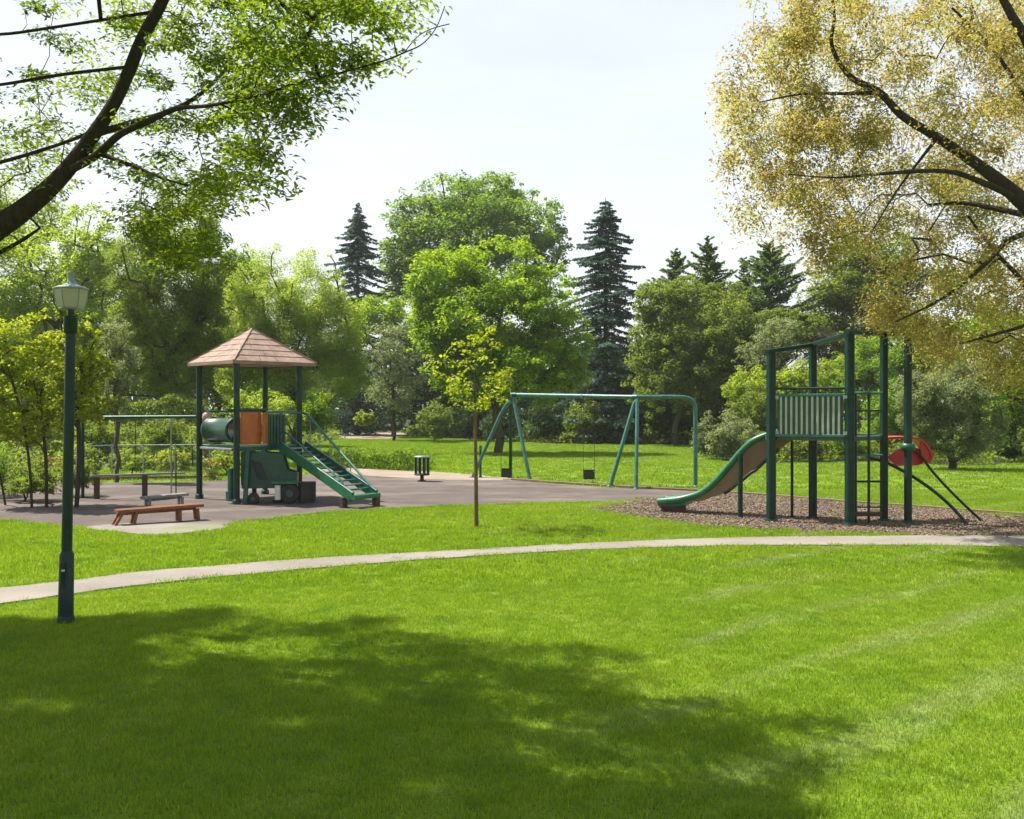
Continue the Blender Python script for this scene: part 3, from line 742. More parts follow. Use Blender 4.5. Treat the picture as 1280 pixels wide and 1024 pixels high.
# understorey
for i, (px, py, Y, rx, ry, mt, lb) in enumerate([
    (545, 524, 66, 28, 28, 'lf_olive', 'rounded green shrub left of the young tree trunk'),
    (583, 528, 70, 30, 28, 'lf_dark', 'dark shrub behind the young tree trunk'),
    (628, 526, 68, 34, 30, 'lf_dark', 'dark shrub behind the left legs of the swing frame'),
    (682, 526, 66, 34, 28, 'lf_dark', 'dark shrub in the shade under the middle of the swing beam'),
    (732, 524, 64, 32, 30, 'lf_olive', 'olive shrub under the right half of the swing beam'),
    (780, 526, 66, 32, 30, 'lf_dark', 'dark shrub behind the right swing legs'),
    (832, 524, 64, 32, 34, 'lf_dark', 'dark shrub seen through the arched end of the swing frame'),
    (880, 548, 44, 20, 36, 'lf_grey', 'pale grey green shrub right of the arched swing end'),
    (876, 556, 46, 16, 14, 'lf_dark', 'small dark ball shaped shrub at the arched swing end'),
    (920, 548, 43, 40, 36, 'lf_grey', 'grey green shrub at the lawn edge behind the slide'),
    (948, 512, 46, 44, 30, 'lf_olive', 'brownish olive shrub behind the top of the slide'),
    (940, 482, 49, 42, 26, 'lf_yellow', 'yellow green shrub left of the first tower post'),
    (1000, 478, 50, 40, 30, 'lf_yellow', 'yellow green shrub above the barrier panel'),
    (1050, 468, 54, 44, 30, 'lf_yellow', 'yellow green shrub behind the tallest tower post'),
    (1030, 420, 60, 28, 13, 'lf_straw', 'straw coloured plume grass behind the sloping top bar'),
    (1000, 555, 42, 40, 22, 'lf_olive', 'low olive shrub under the tower platform'),
    (1060, 550, 43, 36, 26, 'lf_mid', 'green shrub behind the tower ladder'),
    (1110, 520, 44, 40, 46, 'lf_mid', 'tall green shrub behind the red slide hood'),
    (1258, 562, 41, 20, 16, 'lf_dark', 'dark low shrub at the right edge of the far lawn'),
    (1300, 556, 41, 30, 26, 'lf_olive', 'olive shrub at the far right edge of the lawn'),
    (455, 523, 78, 16, 10, 'lf_yellow', 'small yellow shrub beside the sandy clearing'),
    (395, 515, 47, 36, 32, 'lf_bright', 'bright green shrub behind the ladder rails of the roofed tower'),
    (330, 520, 46, 50, 34, 'lf_pale', 'pale green shrub behind the orange panel'),
    (262, 540, 34, 26, 34, 'lf_olive', 'olive shrub behind the green crawl tube'),
    (205, 545, 36, 40, 24, 'lf_olive', 'olive shrub under the long monkey bar'),
    (120, 548, 33, 34, 26, 'lf_olive', 'olive shrub behind the wire fence by the lamp post'),
    (100, 575, 32, 34, 22, 'lf_yellow', 'yellow green shrub at the left end of the wire fence'),
    (165, 578, 32.4, 34, 16, 'lf_yellow', 'low yellow green shrub behind the middle of the wire fence'),
    (215, 578, 32.6, 32, 18, 'lf_lime', 'low lime green shrub behind the right end of the wire fence'),
    (282, 580, 33, 30, 20, 'lf_yellow', 'low yellow green shrub between the roofed tower posts'),
    (340, 575, 36, 30, 18, 'lf_mid', 'low green shrub behind the play vehicle'),
    (30, 605, 23.6, 50, 30, 'lf_olive', 'tangled olive shrub at the feet of the many stemmed tree'),
    (96, 600, 25, 34, 30, 'lf_olive', 'tangled olive shrub between the lamp post and the balance beam'),
    (-20, 590, 25, 50, 40, 'lf_mid', 'green shrub at the left edge of the play area'),
]):
    shrub('shrub', px, py, Y, rx, ry, mt, lb, seed=200 + i, group=SB, leaf=max(.05, Y * .0026), dens=.75, stem=Y < 35)

# clipped hedge and low ground cover hedge: boxes full of leaves
def hedge(name, p0, p1, z0, z1, wd, mat, label, seed, leaf=.1, dens=900, group=None):
    rng = np.random.default_rng(seed); p0, p1 = np.array(p0)[:2], np.array(p1)[:2]; d = p1 - p0; L = np.linalg.norm(d); d /= L; s = np.array([-d[1], d[0]])
    n = int(dens * L); t = rng.uniform(0, 1, n); face = rng.choice(3, n, p=[.35, .2, .45])
    u = np.where(face == 0, rng.uniform(-1, 1, n), np.where(face == 1, 1, -1) * rng.uniform(.75, 1.05, n)); h = np.where(face == 0, rng.uniform(.86, 1.06, n), rng.uniform(0, 1, n))
    wob = 1 + .12 * np.sin(t * L * 2.1) + .08 * np.sin(t * L * 5.3 + 1)
    P = np.c_[p0[None] + d[None] * (t * L)[:, None] + s[None] * (u * wd / 2)[:, None], z0 + (z1 - z0) * h * wob]
    root = thing(name, (*((p0 + p1) / 2), 0), label, 'hedge', group)
    nr = rng.normal(0, .7, (n, 3)); nr[:, 2] += .5
    V, Q, T = leaf_quads(P, nr, leaf * rng.uniform(.6, 1.3, n), rng, np.clip(rng.normal(.5, .25, n), 0, 1))
    np_mesh('foliage', V, Q, M[mat], root, T)
    for k in range(int(L / .8)):
        st = MB(); q = p0 + d * (.4 + k * .8); st.tube([(q[0], q[1], 0), (q[0] + rng.normal(0, .1), q[1] + rng.normal(0, .1), z0 + (z1 - z0) * .85)], [.025, .012], 5)
        st.build('stem', M['bark'], root)
hedge('clipped_hedge', Wg(112, 39), Wg(262, 38), 1.55, 2.55, 1.0, 'lf_olive', 'clipped dark hedge above the long monkey bar', 1, .12, 700)
hedge('low_hedge', G(424, 583), G(530, 588), 0.02, .62, 1.3, 'lf_mid', 'low green hedge strip beside the sandy path', 2, .09, 1500)

# far wood that closes the gaps low down: one mass
rng = np.random.default_rng(77); n = 60000
px = rng.uniform(-260, 1540, n); Y = rng.uniform(95, 112, n); topy = 440 + 22 * np.sin(px * .021) + 16 * np.sin(px * .057 + 1) + 10 * np.sin(px * .13)
py = 548 - (548 - topy) * rng.uniform(0, 1, n) ** .8
P = np.stack([(px - 640) / F * Y, Y, np.maximum(CAMH - (py - 512) / F * Y, .2)], 1)
nr = rng.normal(0, .7, (n, 3)); nr[:, 2] += .5
V, Q, T = leaf_quads(P, nr, .75 * rng.uniform(.6, 1.3, n), rng, np.clip(rng.normal(.4, .25, n), 0, 1))
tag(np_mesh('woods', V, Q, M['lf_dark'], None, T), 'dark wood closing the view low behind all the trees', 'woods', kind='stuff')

# undergrowth under the trees
rng = np.random.default_rng(78)
Pg = np.vstack([trapezoid(31, 60, 7.0, 2), trapezoid(60, 100, 2.2, 2)]); Pg = Pg[inside(Pg, LIT) & ~inside(Pg, CLEAR)]
nz = .5 + .5 * np.sin(Pg[:, 0] * .9 + np.sin(Pg[:, 1] * .6) * 2) * np.sin(Pg[:, 1] * .8 + np.cos(Pg[:, 0] * .5) * 2)
hh = .25 + .75 * nz * (Pg[:, 1] / 60) ** .5; n = 9
P = np.repeat(np.c_[Pg, hh], n, 0); P[:, 2] *= rng.uniform(.05, 1.1, len(P)); P[:, :2] += rng.normal(0, .3, (len(P), 2))
ok = inside(P[:, :2], LIT); P = P[ok]; nr = rng.normal(0, .7, (len(P), 3)); nr[:, 2] += .6
V, Q, T = leaf_quads(P, nr, .0042 * P[:, 1] * rng.uniform(.6, 1.3, len(P)), rng, np.clip(np.repeat(nz, n)[ok] * .6 + rng.normal(.2, .2, len(P)), 0, 1))
tag(np_mesh('undergrowth', V, Q, M['lf_olive'], None, T), 'low leafy undergrowth covering the ground beneath the trees', 'undergrowth', kind='stuff')

# flowers
def flowers(px, py, Y, mat, label, n, seed, sx=.22, sz=.18):
    rng = np.random.default_rng(seed); c = W(px, py, Y); r = thing('flowering_plant', (c[0], c[1], 0), label, 'plant')
    P = c + rng.normal(0, 1, (n, 3)) * np.array([sx, .15, sz]); P[:, 2] = np.maximum(P[:, 2], .08)
    V, Q, T = leaf_quads(P, rng.normal(0, 1, (n, 3)), .07 * rng.uniform(.6, 1.2, n), rng, rng.uniform(0, 1, n), .9)
    np_mesh('blossom', V, Q, M[mat], r, T)
    b = np.c_[c[0] + rng.normal(0, .05, n), c[1] + rng.normal(0, .05, n), np.zeros(n)]
    Vb, Qb = edges_mesh(b, P, np.full(n, .005), np.full(n, .003), 4); np_mesh('foliage', Vb, Qb, M['lf_olive'], r, np.full(len(Vb), .5))
flowers(62, 576, 26, 'petal_red', 'plant with red flowers among the dark stems on the left', 40, 1, .3, .08)
flowers(266, 585, 31, 'petal_pink', 'plant with salmon flowers behind the left tower posts', 90, 2, .22, .28)

# ------------------------------------------------------------------ young tree on the near lawn
def young_tree():
    Y = 18.5; rng = np.random.default_rng(5); b = Wg(595.5, Y)
    root = thing('young_tree', b, 'young staked tree with thin yellow green leaves and a bare slim trunk', 'tree')
    lead = [W(595.5, 662, Y), W(595, 600, Y), W(594, 540, Y), W(594, 512, Y)]
    MB().tube(lead, [.042, .036, .030, .027], 10).build('trunk', M['stake'], root)
    nodes = [W(594, 513, Y), W(593, 490, Y), W(594, 465, Y), W(592, 440, Y), W(588, 415, Y)]; par = [0, 0, 1, 2, 3]
    for br in ([(600, 500, .1), (612, 490, .15), (628, 478, .1), (640, 466, .05)], [(585, 488, -.1), (572, 470, -.15), (556, 456, -.1), (540, 446, 0)], [(604, 478, -.2), (612, 450, -.25), (616, 432, -.2)], [(586, 470, .2), (578, 440, .3), (572, 415, .3)]):
        p = 1
        for x, y, dy in br:
            nodes.append(W(x, y, Y + dy)); par.append(p); p = len(nodes) - 1
    polys = [([(560, 440), (565, 400), (588, 392), (612, 396), (622, 425), (626, 445), (612, 480), (605, 510), (575, 512), (562, 490)], 42), ([(530, 447), (536, 441), (556, 452), (580, 470), (598, 500), (575, 498), (556, 478)], 16), ([(600, 505), (606, 480), (620, 466), (646, 457), (644, 478), (630, 500), (612, 512)], 22)]
    T = []
    for poly, n in polys:
        lo = np.min(poly, 0); hi = np.max(poly, 0); q = rng.uniform(lo, hi, (n * 6, 2)); q = q[inside(q, poly)][:n]
        for x, y in q: T.append(W(x, y, Y + rng.normal(0, .42)))
    nd, pr, _ = grow(nodes, par, T, rng, .2, 2, .08)
    branch_mesh('branch', nd, pr, pipe_radii(pr, .0035, .48, .03), M['bark2'], root, 5)
    T = np.array(T); V, Q, Tn = clump_leaves(T, rng.uniform(.08, .2, len(T)), 14, rng, .08, .7, .5, .22, .3, .62)
    np_mesh('crown', V, Q, M['lf_lime'], root, Tn)
young_tree()

# ------------------------------------------------------------------ near trees that frame the view
def sample_px(poly, n, y0, y1, rng):
    lo = np.min(poly, 0); hi = np.max(poly, 0); q = rng.uniform(lo, hi, (n * 8, 2)); q = q[inside(q, poly)][:n]
    Y = rng.uniform(y0, y1, len(q)); return np.stack([(q[:, 0] - 640) / F * Y, Y, CAMH - (q[:, 1] - 512) / F * Y], 1)

def limb_pts(pts, n=4):
    """pts: (px, py, Y, diameter in px) -> smooth 3D polyline and radii"""
    P = smooth([W(p[0], p[1], p[2]) for p in pts], n, False)
    r = smooth([[p[3] * p[2] / F / 2, 0] for p in pts], n, False)[:, 0]
    return P, np.maximum(r, .004)

def near_tree(name, label, base, limbs, targets, mat, leaf, per, rad, seed, rtip, flat, droop=0.0, asp=.5, up=.6, tnoise=.18, bk='barkfg', twig=3):
    rng = np.random.default_rng(seed); root = thing(name, base, label, 'tree')
    nodes = []; par = []
    for i, lb in enumerate(limbs):
        P, r = limb_pts(lb, 5)
        MB().tube(P, r, 12 if i == 0 else 8).build('trunk' if i == 0 else 'branch', M[bk], root)
        s = len(nodes)
        for k, p in enumerate(P):
            nodes.append(p); par.append(len(nodes) - 2 if k else (0 if s == 0 else int(np.argmin(np.linalg.norm(np.array(nodes[:s]) - p, axis=1)))))
    n0 = len(nodes)
    nd, pr, ends = grow(nodes, par, targets, rng, .12, twig, .05)
    rd = pipe_radii(pr, rtip, .5, .02)
    i = np.arange(n0, len(nd)); Vb, Qb = edges_mesh(nd[pr[i]], nd[i], np.minimum(rd[pr[i]], rd[i] * 1.5), rd[i], 5)
    np_mesh('twig', Vb, Qb, M[bk], root, smooth=True)
    T = np.asarray(targets); kt = 5; A = np.repeat(T, kt, 0); dd = rng.normal(0, 1, A.shape); dd /= np.linalg.norm(dd, axis=1, keepdims=True)
    dd[:, 2] = dd[:, 2] * flat - droop * .5; B = A + dd * rad * rng.uniform(.5, 1.0, (len(A), 1)); mid = (A + B) / 2 + np.array([0, 0, .06]) * rad
    Vb, Qb = edges_mesh(np.vstack([A, mid]), np.vstack([mid, B]), np.full(2 * len(A), rtip * .8), np.full(2 * len(A), rtip * .5), 3)
    np_mesh('twig', Vb, Qb, M[bk], root, smooth=True)
    ct = np.clip(rng.normal(.5, tnoise, len(T)), 0.05, .95)
    V, Q, Tn = clump_leaves(T, rad * rng.uniform(.6, 1.4, len(T)), per, rng, leaf, flat, up, .2, droop, asp, ct)
    np_mesh('crown', V, Q, M[mat], root, Tn)
    return root

rng = np.random.default_rng(21)
LT = []
LT.append(sample_px([(150, -20), (330, -20), (340, 120), (300, 244), (240, 236), (190, 190), (150, 120)], 75, 8.6, 10.6, rng))
LT.append(sample_px([(320, -20), (535, -20), (500, 45), (478, 88), (425, 108), (392, 130), (366, 158), (346, 200), (322, 240), (290, 246), (300, 120)], 80, 6.9, 8.6, rng))
LT.append(sample_px([(-40, -20), (170, -20), (170, 150), (120, 210), (60, 250), (-40, 250)], 40, 9.0, 11.8, rng))
LT.append(sample_px([(140, 200), (290, 230), (280, 300), (240, 345), (190, 330), (150, 270)], 40, 8.5, 11.5, rng))
LT.append(sample_px([(-60, 255), (50, 270), (60, 310), (20, 345), (-60, 350)], 8, 9, 10.5, rng))
# the crown goes on above and to the left of the view; it throws the shade on the near lawn
def blob(c, r, n):
    d = rng.normal(0, 1, (n, 3)); d /= np.linalg.norm(d, axis=1, keepdims=True); return np.array(c) + d * np.array(r) * (rng.uniform(0, 1, (n, 1)) ** .4)
shade = np.array([G(*p) for p in [(-420, 800), (-150, 772), (0, 776), (120, 775), (240, 764), (330, 768), (372, 782), (470, 790), (510, 800), (600, 814), (690, 836), (770, 850), (690, 868), (790, 872), (905, 880), (800, 900), (720, 915), (800, 935), (930, 955), (1075, 995), (1000, 1030), (900, 1090), (500, 1120), (-300, 1120), (-800, 900)]])
lo, hi = shade.min(0), shade.max(0); g = rng.uniform(lo, hi, (13000, 2)); g = g[inside(g, shade)]
lum = np.sin(g[:, 0] * 2.3 + np.sin(g[:, 1] * 1.7) * 1.3) * np.sin(g[:, 1] * 2.9 + 1.1 + np.sin(g[:, 0] * 1.3))
g = g[lum < .70 + rng.uniform(-.1, .1, len(g))]
low = np.vstack(LT); low = low[:, :2] - SUNV[None, :2] * low[:, 2:]      # where the sprays in view already throw shade
g = g[np.min(np.linalg.norm(g[:, None] - low[None], axis=2), axis=1) > rng.uniform(.15, .42, len(g))][:2700]
Y0 = g[:, 1]; z = (.41 * Y0 + 2.55) / (1 - .41 * SUNV[1]) + rng.uniform(.15, 2.2, len(g)) ** 1.0
up_ = np.c_[g[:, 0] + SUNV[0] * z, g[:, 1] + SUNV[1] * z, z]
lampline = np.array([-4.48, 10.29, 2.6]); dz = up_[:, 2] - lampline[2]
off = np.hypot(up_[:, 0] - lampline[0] - SUNV[0] * dz, up_[:, 1] - lampline[1] - SUNV[1] * dz)
hx = np.array([-4.48, 10.29, 3.5]); dz2 = up_[:, 2] - hx[2]; off2 = np.hypot(up_[:, 0] - hx[0] - SUNV[0] * dz2, up_[:, 1] - hx[1] - SUNV[1] * dz2)
pxy = np.stack([640 + up_[:, 0] / up_[:, 1] * F, 512 - (up_[:, 2] - CAMH) / up_[:, 1] * F], 1)
out = ((pxy[:, 1] < -25) | (pxy[:, 0] < -40)) & (off > .38) & (off2 > .5)
nview = sum(len(q) for q in LT); LT.append(up_[out]); LT = np.vstack(LT); LPER = np.where(np.arange(len(LT)) < nview, 105, 190)
near_tree('broadleaf_tree', 'near tree at the upper left with a dark leaning limb and fresh green leaves', (-7.0, 9.4, 0), [
    [(-290, 790, 9.4, 58), (-275, 640, 9.4, 50), (-210, 480, 9.3, 44), (-100, 360, 9.2, 37), (-20, 296, 9.2, 32), (30, 262, 9.2, 26), (75, 222, 9.2, 21), (112, 175, 9.2, 18), (142, 130, 9.2, 16), (160, 92, 9.2, 15.5), (178, 48, 9.2, 15), (206, -5, 9.2, 14), (240, -90, 9.2, 12), (262, -200, 9.2, 9)],
    [(86, 213, 9.2, 11), (118, 196, 9.0, 10), (150, 168, 8.9, 9), (185, 152, 8.7, 8), (220, 136, 8.5, 6.5), (262, 132, 8.2, 5), (330, 118, 7.9, 3.5), (370, 104, 7.8, 3), (430, 90, 7.7, 2.5)],
    [(124, 166, 9.2, 10), (170, 152, 9.4, 8), (210, 140, 9.6, 7), (250, 118, 9.8, 5), (300, 70, 10, 3)],
    [(122, 162, 9.2, 5), (70, 182, 9.5, 4.5), (0, 203, 9.9, 5), (-60, 215, 10.2, 4)],
    [(166, 83, 9.2, 4.5), (80, 93, 9.0, 4.5), (0, 106, 8.8, 4), (-60, 110, 8.7, 3)],
    [(198, 14, 9.2, 4.5), (75, 33, 9.4, 4), (0, 43, 9.6, 4), (-60, 40, 9.8, 3)],
    [(104, 186, 9.2, 6), (160, 205, 9.0, 5), (200, 222, 8.9, 3.5), (235, 232, 8.8, 2.5)],
    [(-40, 335, 9.3, 6), (20, 305, 9.5, 5), (50, 285, 9.7, 3)],
    [(430, 90, 7.7, 2.6), (480, 76, 7.6, 2.4), (505, 66, 7.55, 2), (528, 55, 7.5, 1.6), (545, 35, 7.5, 1.2), (556, 8, 7.5, .8)],
    [(505, 66, 7.55, 1.4), (522, 46, 7.5, 1.0), (540, 36, 7.5, .8), (562, 30, 7.5, .6)],
    [(240, -90, 9.2, 10), (120, -220, 9.6, 8), (-60, -330, 10.0, 6)],
    [(262, -200, 9.2, 8), (380, -240, 8.2, 6), (470, -250, 7.4, 4)],
], LT, 'lf_near', .063, LPER, .29, 31, .0026, .40, .1, .42, .8)

rng = np.random.default_rng(22)
RT = []
RT.append(sample_px([(1000, -20), (1330, -20), (1330, 300), (1280, 440), (1190, 430), (1120, 380), (1085, 320), (1040, 300), (1000, 250), (985, 120)], 520, 14.6, 22.0, rng))
RT.append(sample_px([(945, -20), (1010, -20), (1000, 120), (1010, 260), (1040, 320), (1000, 315), (955, 290), (915, 250), (908, 190), (905, 100)], 110, 15.0, 20.0, rng))
RT.append(sample_px([(1075, 330), (1120, 380), (1200, 420), (1330, 430), (1330, 490), (1240, 470), (1160, 440), (1090, 400)], 80, 15.5, 20, rng))
RT.append(sample_px([(985, 270), (1040, 300), (1030, 330), (1000, 335)], 8, 15.5, 16.5, rng))
RT.append(blob((11.5, 15.6, 8.0), (2.4, 2.6, 3.0), 60))
RT = np.vstack(RT); RT = RT[RT[:, 2] > 2.2]
den = np.sin(RT[:, 0] * 2.6 + 1.2 * np.sin(RT[:, 2] * 1.9)) + np.sin(RT[:, 2] * 3.1 + RT[:, 1] * .9) + np.sin(RT[:, 1] * 2.2 + RT[:, 0] * 1.1)
RT = RT[den > -.75 + rng.uniform(-.4, .4, len(RT))]
near_tree('broadleaf_tree', 'near tree at the upper right with drooping bronze gold young leaves', (9.9, 15.5, 0), [
    [(1434, 690, 15.5, 34), (1425, 560, 15.5, 30), (1400, 420, 15.5, 28), (1350, 320, 15.5, 25), (1285, 258, 15.5, 22), (1232, 213, 15.5, 15), (1172, 172, 15.5, 12), (1128, 145, 15.5, 10), (1100, 116, 15.5, 9), (1062, 95, 15.5, 7), (1040, 58, 15.5, 5), (1043, 20, 15.5, 4), (1038, -15, 15.5, 3)],
    [(1275, 250, 15.5, 9), (1230, 229, 15.2, 8), (1182, 214, 15, 6), (1105, 217, 14.8, 4.5), (1045, 222, 14.6, 2.5), (985, 218, 14.6, 1.5)],
    [(1340, 310, 15.5, 14), (1300, 180, 15.2, 14), (1290, 70, 15, 13), (1266, 22, 14.9, 11), (1243, -20, 14.8, 8)],
    [(1296, 272, 15.5, 9), (1250, 262, 15.9, 7), (1205, 254, 16.2, 5), (1160, 256, 16.4, 3)],
    [(1310, 285, 15.5, 8), (1262, 300, 15.2, 7), (1232, 330, 15, 6), (1180, 372, 14.8, 4), (1120, 402, 14.7, 2)],
    [(1100, 116, 15.5, 6), (1060, 117, 15.6, 4.5), (1000, 118, 15.7, 3), (950, 128, 15.8, 1.5)],
    [(1385, 390, 15.5, 9), (1300, 370, 15.8, 7), (1268, 340, 16, 6), (1240, 310, 16, 4), (1210, 270, 16, 3)],
    [(1400, 420, 15.5, 9), (1320, 400, 15.2, 6), (1255, 415, 15.1, 4), (1200, 430, 15, 2)],
    [(1172, 172, 15.5, 5), (1150, 200, 15.3, 3.5), (1120, 240, 15.2, 2.5), (1090, 290, 15.1, 1.5)],
    [(1300, 180, 15.2, 8), (1285, 130, 15.4, 6), (1240, 60, 15.8, 4), (1190, 10, 16, 3)],
], RT, 'lf_gold', .076, 185, .34, 32, .0030, .8, 1.1, .42, .45, .3)
# ------------------------------------------------------------------ street lamp
def lamp():
    Y = 10.29; b = Wg(82, Y); x0, y0 = b[0], b[1]
    root = thing('street_lamp', b, 'dark green lamp post with a frosted lantern beside the footpath', 'street lamp')
    lean = .012
    def c(z): return (x0 + lean * z * 1.4, y0, z)
    base = MB()
    base.tube([c(-.02), c(.70), c(.735)], [.078, .072, .056], 20)
    base.tube([c(0), c(.05), c(.07)], [.088, .086, .079], 20); base.build('base', M['post'], root)
    MB().tube([c(.72), c(3.04)], [.053, .050], 20).build('pole', M['post'], root)
    k = MB(); k.tube([c(2.98), c(3.0), c(3.14), c(3.155), c(3.165)], [.055, .068, .068, .074, .06], 20); k.tube([c(3.16), c(3.25)], [.033, .030], 14); k.build('collar', M['post'], root)
    lant = thing('lantern', (x0 + lean * 1.4 * 3.35, y0, 3.24), None, None); lant.parent = root; lant.location = Vector((lean * 1.4 * 3.35, 0, 3.24))
    z = 3.24; cx = c(3.35)
    prof = [(.118, .0), (.132, .03), (.148, .09), (.158, .15), (.163, .205)]
    g = MB(); g.lathe([(r, z + h) for r, h in prof], (cx[0], cx[1], 0), 6, 0, False, R(22)); g.build('lantern_pane', M['glass'], lant)
    f = MB()
    for i in range(6):
        a = R(22) + i * math.pi / 3
        f.tube([(cx[0] + (r + .001) * math.cos(a), cx[1] + (r + .001) * math.sin(a), z + h) for r, h in prof], .0055, 6)
    f.lathe([(.10, z - .012), (.124, z - .008), (.124, z + .008), (.10, z + .012)], (cx[0], cx[1], 0), 24); f.build('lantern_frame', M['greymetal'], lant)
    cp = MB(); cp.lathe([(.15, 3.437), (.172, 3.440), (.174, 3.452), (.14, 3.468), (.085, 3.486), (.048, 3.50), (.036, 3.53), (.034, 3.535), (.034, 3.60), (.037, 3.602), (.037, 3.618), (.030, 3.622)], (cx[0], cx[1], 0), 24)
    cp.build('lamp_cap', M['lampcap'], lant)
    br = MB(); br.tube(smooth([(cx[0] - .155, y0 - .03, 3.40), (cx[0] - .168, y0 - .03, 3.33), (cx[0] - .13, y0 - .03, 3.24), (cx[0] - .07, y0 - .02, 3.17), (cx[0] - .05, y0 - .01, 3.13)], 4, False), .006, 6); br.build('bracket', M['black'], root)
    d = MB(); d.box((c(.55)[0], y0 - .072, .50), (.062, .012, .26), 0, 0, .004); dd = d.build('access_door', M['post'], root)
    e = MB(); e.box((c(.62)[0], y0 - .081, .605), (.020, .008, .05), 0, 0, .002); e.build('lock', M['darkred'], dd)
    e = MB(); e.box((c(.6)[0], y0 - .081, .548), (.034, .006, .018), 0, 0, .002); e.build('sticker', M['white'], dd)
lamp()

# ------------------------------------------------------------------ benches, balance beam, bin, fence
def bench(name, p0, p1, z, w, th, legs, mats, label, cat):
    a, b = np.array(p0), np.array(p1); d = (b - a) / np.linalg.norm(b - a); s = np.array([-d[1], d[0]]); ang = math.atan2(d[1], d[0]); L = np.linalg.norm(b - a)
    mid = (a + b) / 2; root = thing(name, (mid[0], mid[1], .01), label, cat)
    for k in (-1, 0, 1):
        q = MB(); o = s * k * w / 3; q.bar((*(a + o), z), (*(b + o), z + .03), w / 3 - .012, th); q.build('seat_board', M[mats[0]], root)
    for f, spl in legs:
        p = a + d * L * f; q = MB()
        for k in (-1, 1):
            o = s * k * w * .34
            q = MB(); q.bar((*(p + o + d * spl), .0), (*(p + o), z - th / 2), .07, .05, up=(d[0], d[1], 0)); q.build('leg', M[mats[1]], root)
    q = MB(); q.bar((*(a + d * .12), z - th / 2 - .03), (*(b - d * .12), z - th / 2), .06, .05); q.build('rail', M[mats[1]], root)
    return root
bench('bench', G(145, 657), G(252, 650), .27, .30, .06, [(.06, -.14), (.22, -.06), (.72, 0), (.93, .02)], ('redwood', 'redwood'), 'low backless red brown wooden bench on the pale pad by the play area', 'bench')
bench('bench', G(178, 637), G(233, 633), .25, .26, .06, [(.12, 0), (.86, 0)], ('greywood', 'greywood'), 'short grey weathered bench just behind the red brown bench', 'bench')

def balance_beam():
    a, b = G(121, 624), G(181, 621); d = (b - a) / np.linalg.norm(b - a); m_ = (a + b) / 2
    root = thing('balance_beam', (*m_, 0), 'thin dark beam resting on two posts left of the benches', 'balance beam')
    for p, nm in ((a, 'post'), (b, 'post')):
        q = MB(); q.box((p[0], p[1], .27), (.13, .13, .54), .3, 0, .01); q.build(nm, M['darkwood'], root)
    q = MB(); q.bar((*(a - d * .15), .575), (*(b + d * 1.0), .565), .09, .045); q.build('beam', M['greywood'], root)
balance_beam()

def litter_bin():
    c = G(527.5, 602); root = thing('litter_bin', (*c, 0), 'dark open sided bin on a pedestal at the far edge of the tarmac', 'litter bin')
    q = MB(); q.lathe([(.14, 0), (.15, .02), (.06, .05), (.055, .2)], (*c, 0), 16); q.build('pedestal', M['black'], root)
    q = MB(); q.lathe([(.21, .19), (.24, .2), (.24, .235), (.2, .24)], (*c, 0), 20); q.build('floor_plate', M['black'], root)
    for i in range(10):
        a = i * math.pi / 5 + .2; q = MB(); q.bar((c[0] + .215 * math.cos(a), c[1] + .215 * math.sin(a), .235), (c[0] + .215 * math.cos(a), c[1] + .215 * math.sin(a), .735), .045, .02, up=(math.cos(a), math.sin(a), 0)); q.build('bar', M['post'], root)
    q = MB(); q.lathe([(.22, .73), (.25, .735), (.25, .77), (.19, .785)], (*c, 0), 20); q.build('lid', M['greymetal'], root)
litter_bin()

def wire_fence():
    pts = [G(96, 603), G(140, 600), G(179, 599.5), G(219, 599), G(262, 598.5)]
    root = thing('wire_fence', (*pts[2], 0), 'low wire mesh fence with thin posts behind the balance beam', 'fence')
    for p in pts:
        q = MB(); q.tube([(p[0], p[1], -.03), (p[0], p[1], 1.12)], .022, 8); q.build('post', M['greymetal'], root)
    for a, b in zip(pts, pts[1:]):
        q = MB(); q.tube([(*a, 1.08), (*b, 1.08)], .018, 8); q.build('top_rail', M['greymetal'], root)
        q = MB()
        L = np.linalg.norm(b - a); n = int(L / .09)
        for k in range(1, n):
            p = a + (b - a) * k / n; q.tube([(*p, .1), (*p, 1.07)], .0022, 4, caps=False)
        for z in np.arange(.14, 1.05, .13):
            q.tube([(*a, z), (*b, z)], .0022, 4, caps=False)
        q.build('mesh_panel', M['greymetal'], root)
        q = MB(); q.bar((*a, .05), (*b, .05), .07, .12); q.build('kerb_board', M['edging'], root)
wire_fence()

def edging(px, name, label, w=.07, h=.07):
    P = [G(*p) for p in px]; root = MB()
    for a, b in zip(P, P[1:]):
        root.bar((*a, h / 2), (*b, h / 2), w, h)
    tag(root.build(name, M['edging']), label, 'edging')
edging([(640, 600.5), (700, 605), (790, 610.5), (880, 615), (960, 620.5)], 'timber_edging', 'long low timber board edging the far side of the tarmac by the swings')
edging([(962, 620.8), (1060, 629), (1160, 636), (1290, 646), (1400, 654)], 'timber_edging', 'long low timber board edging the far side of the bark bed at the slide tower')

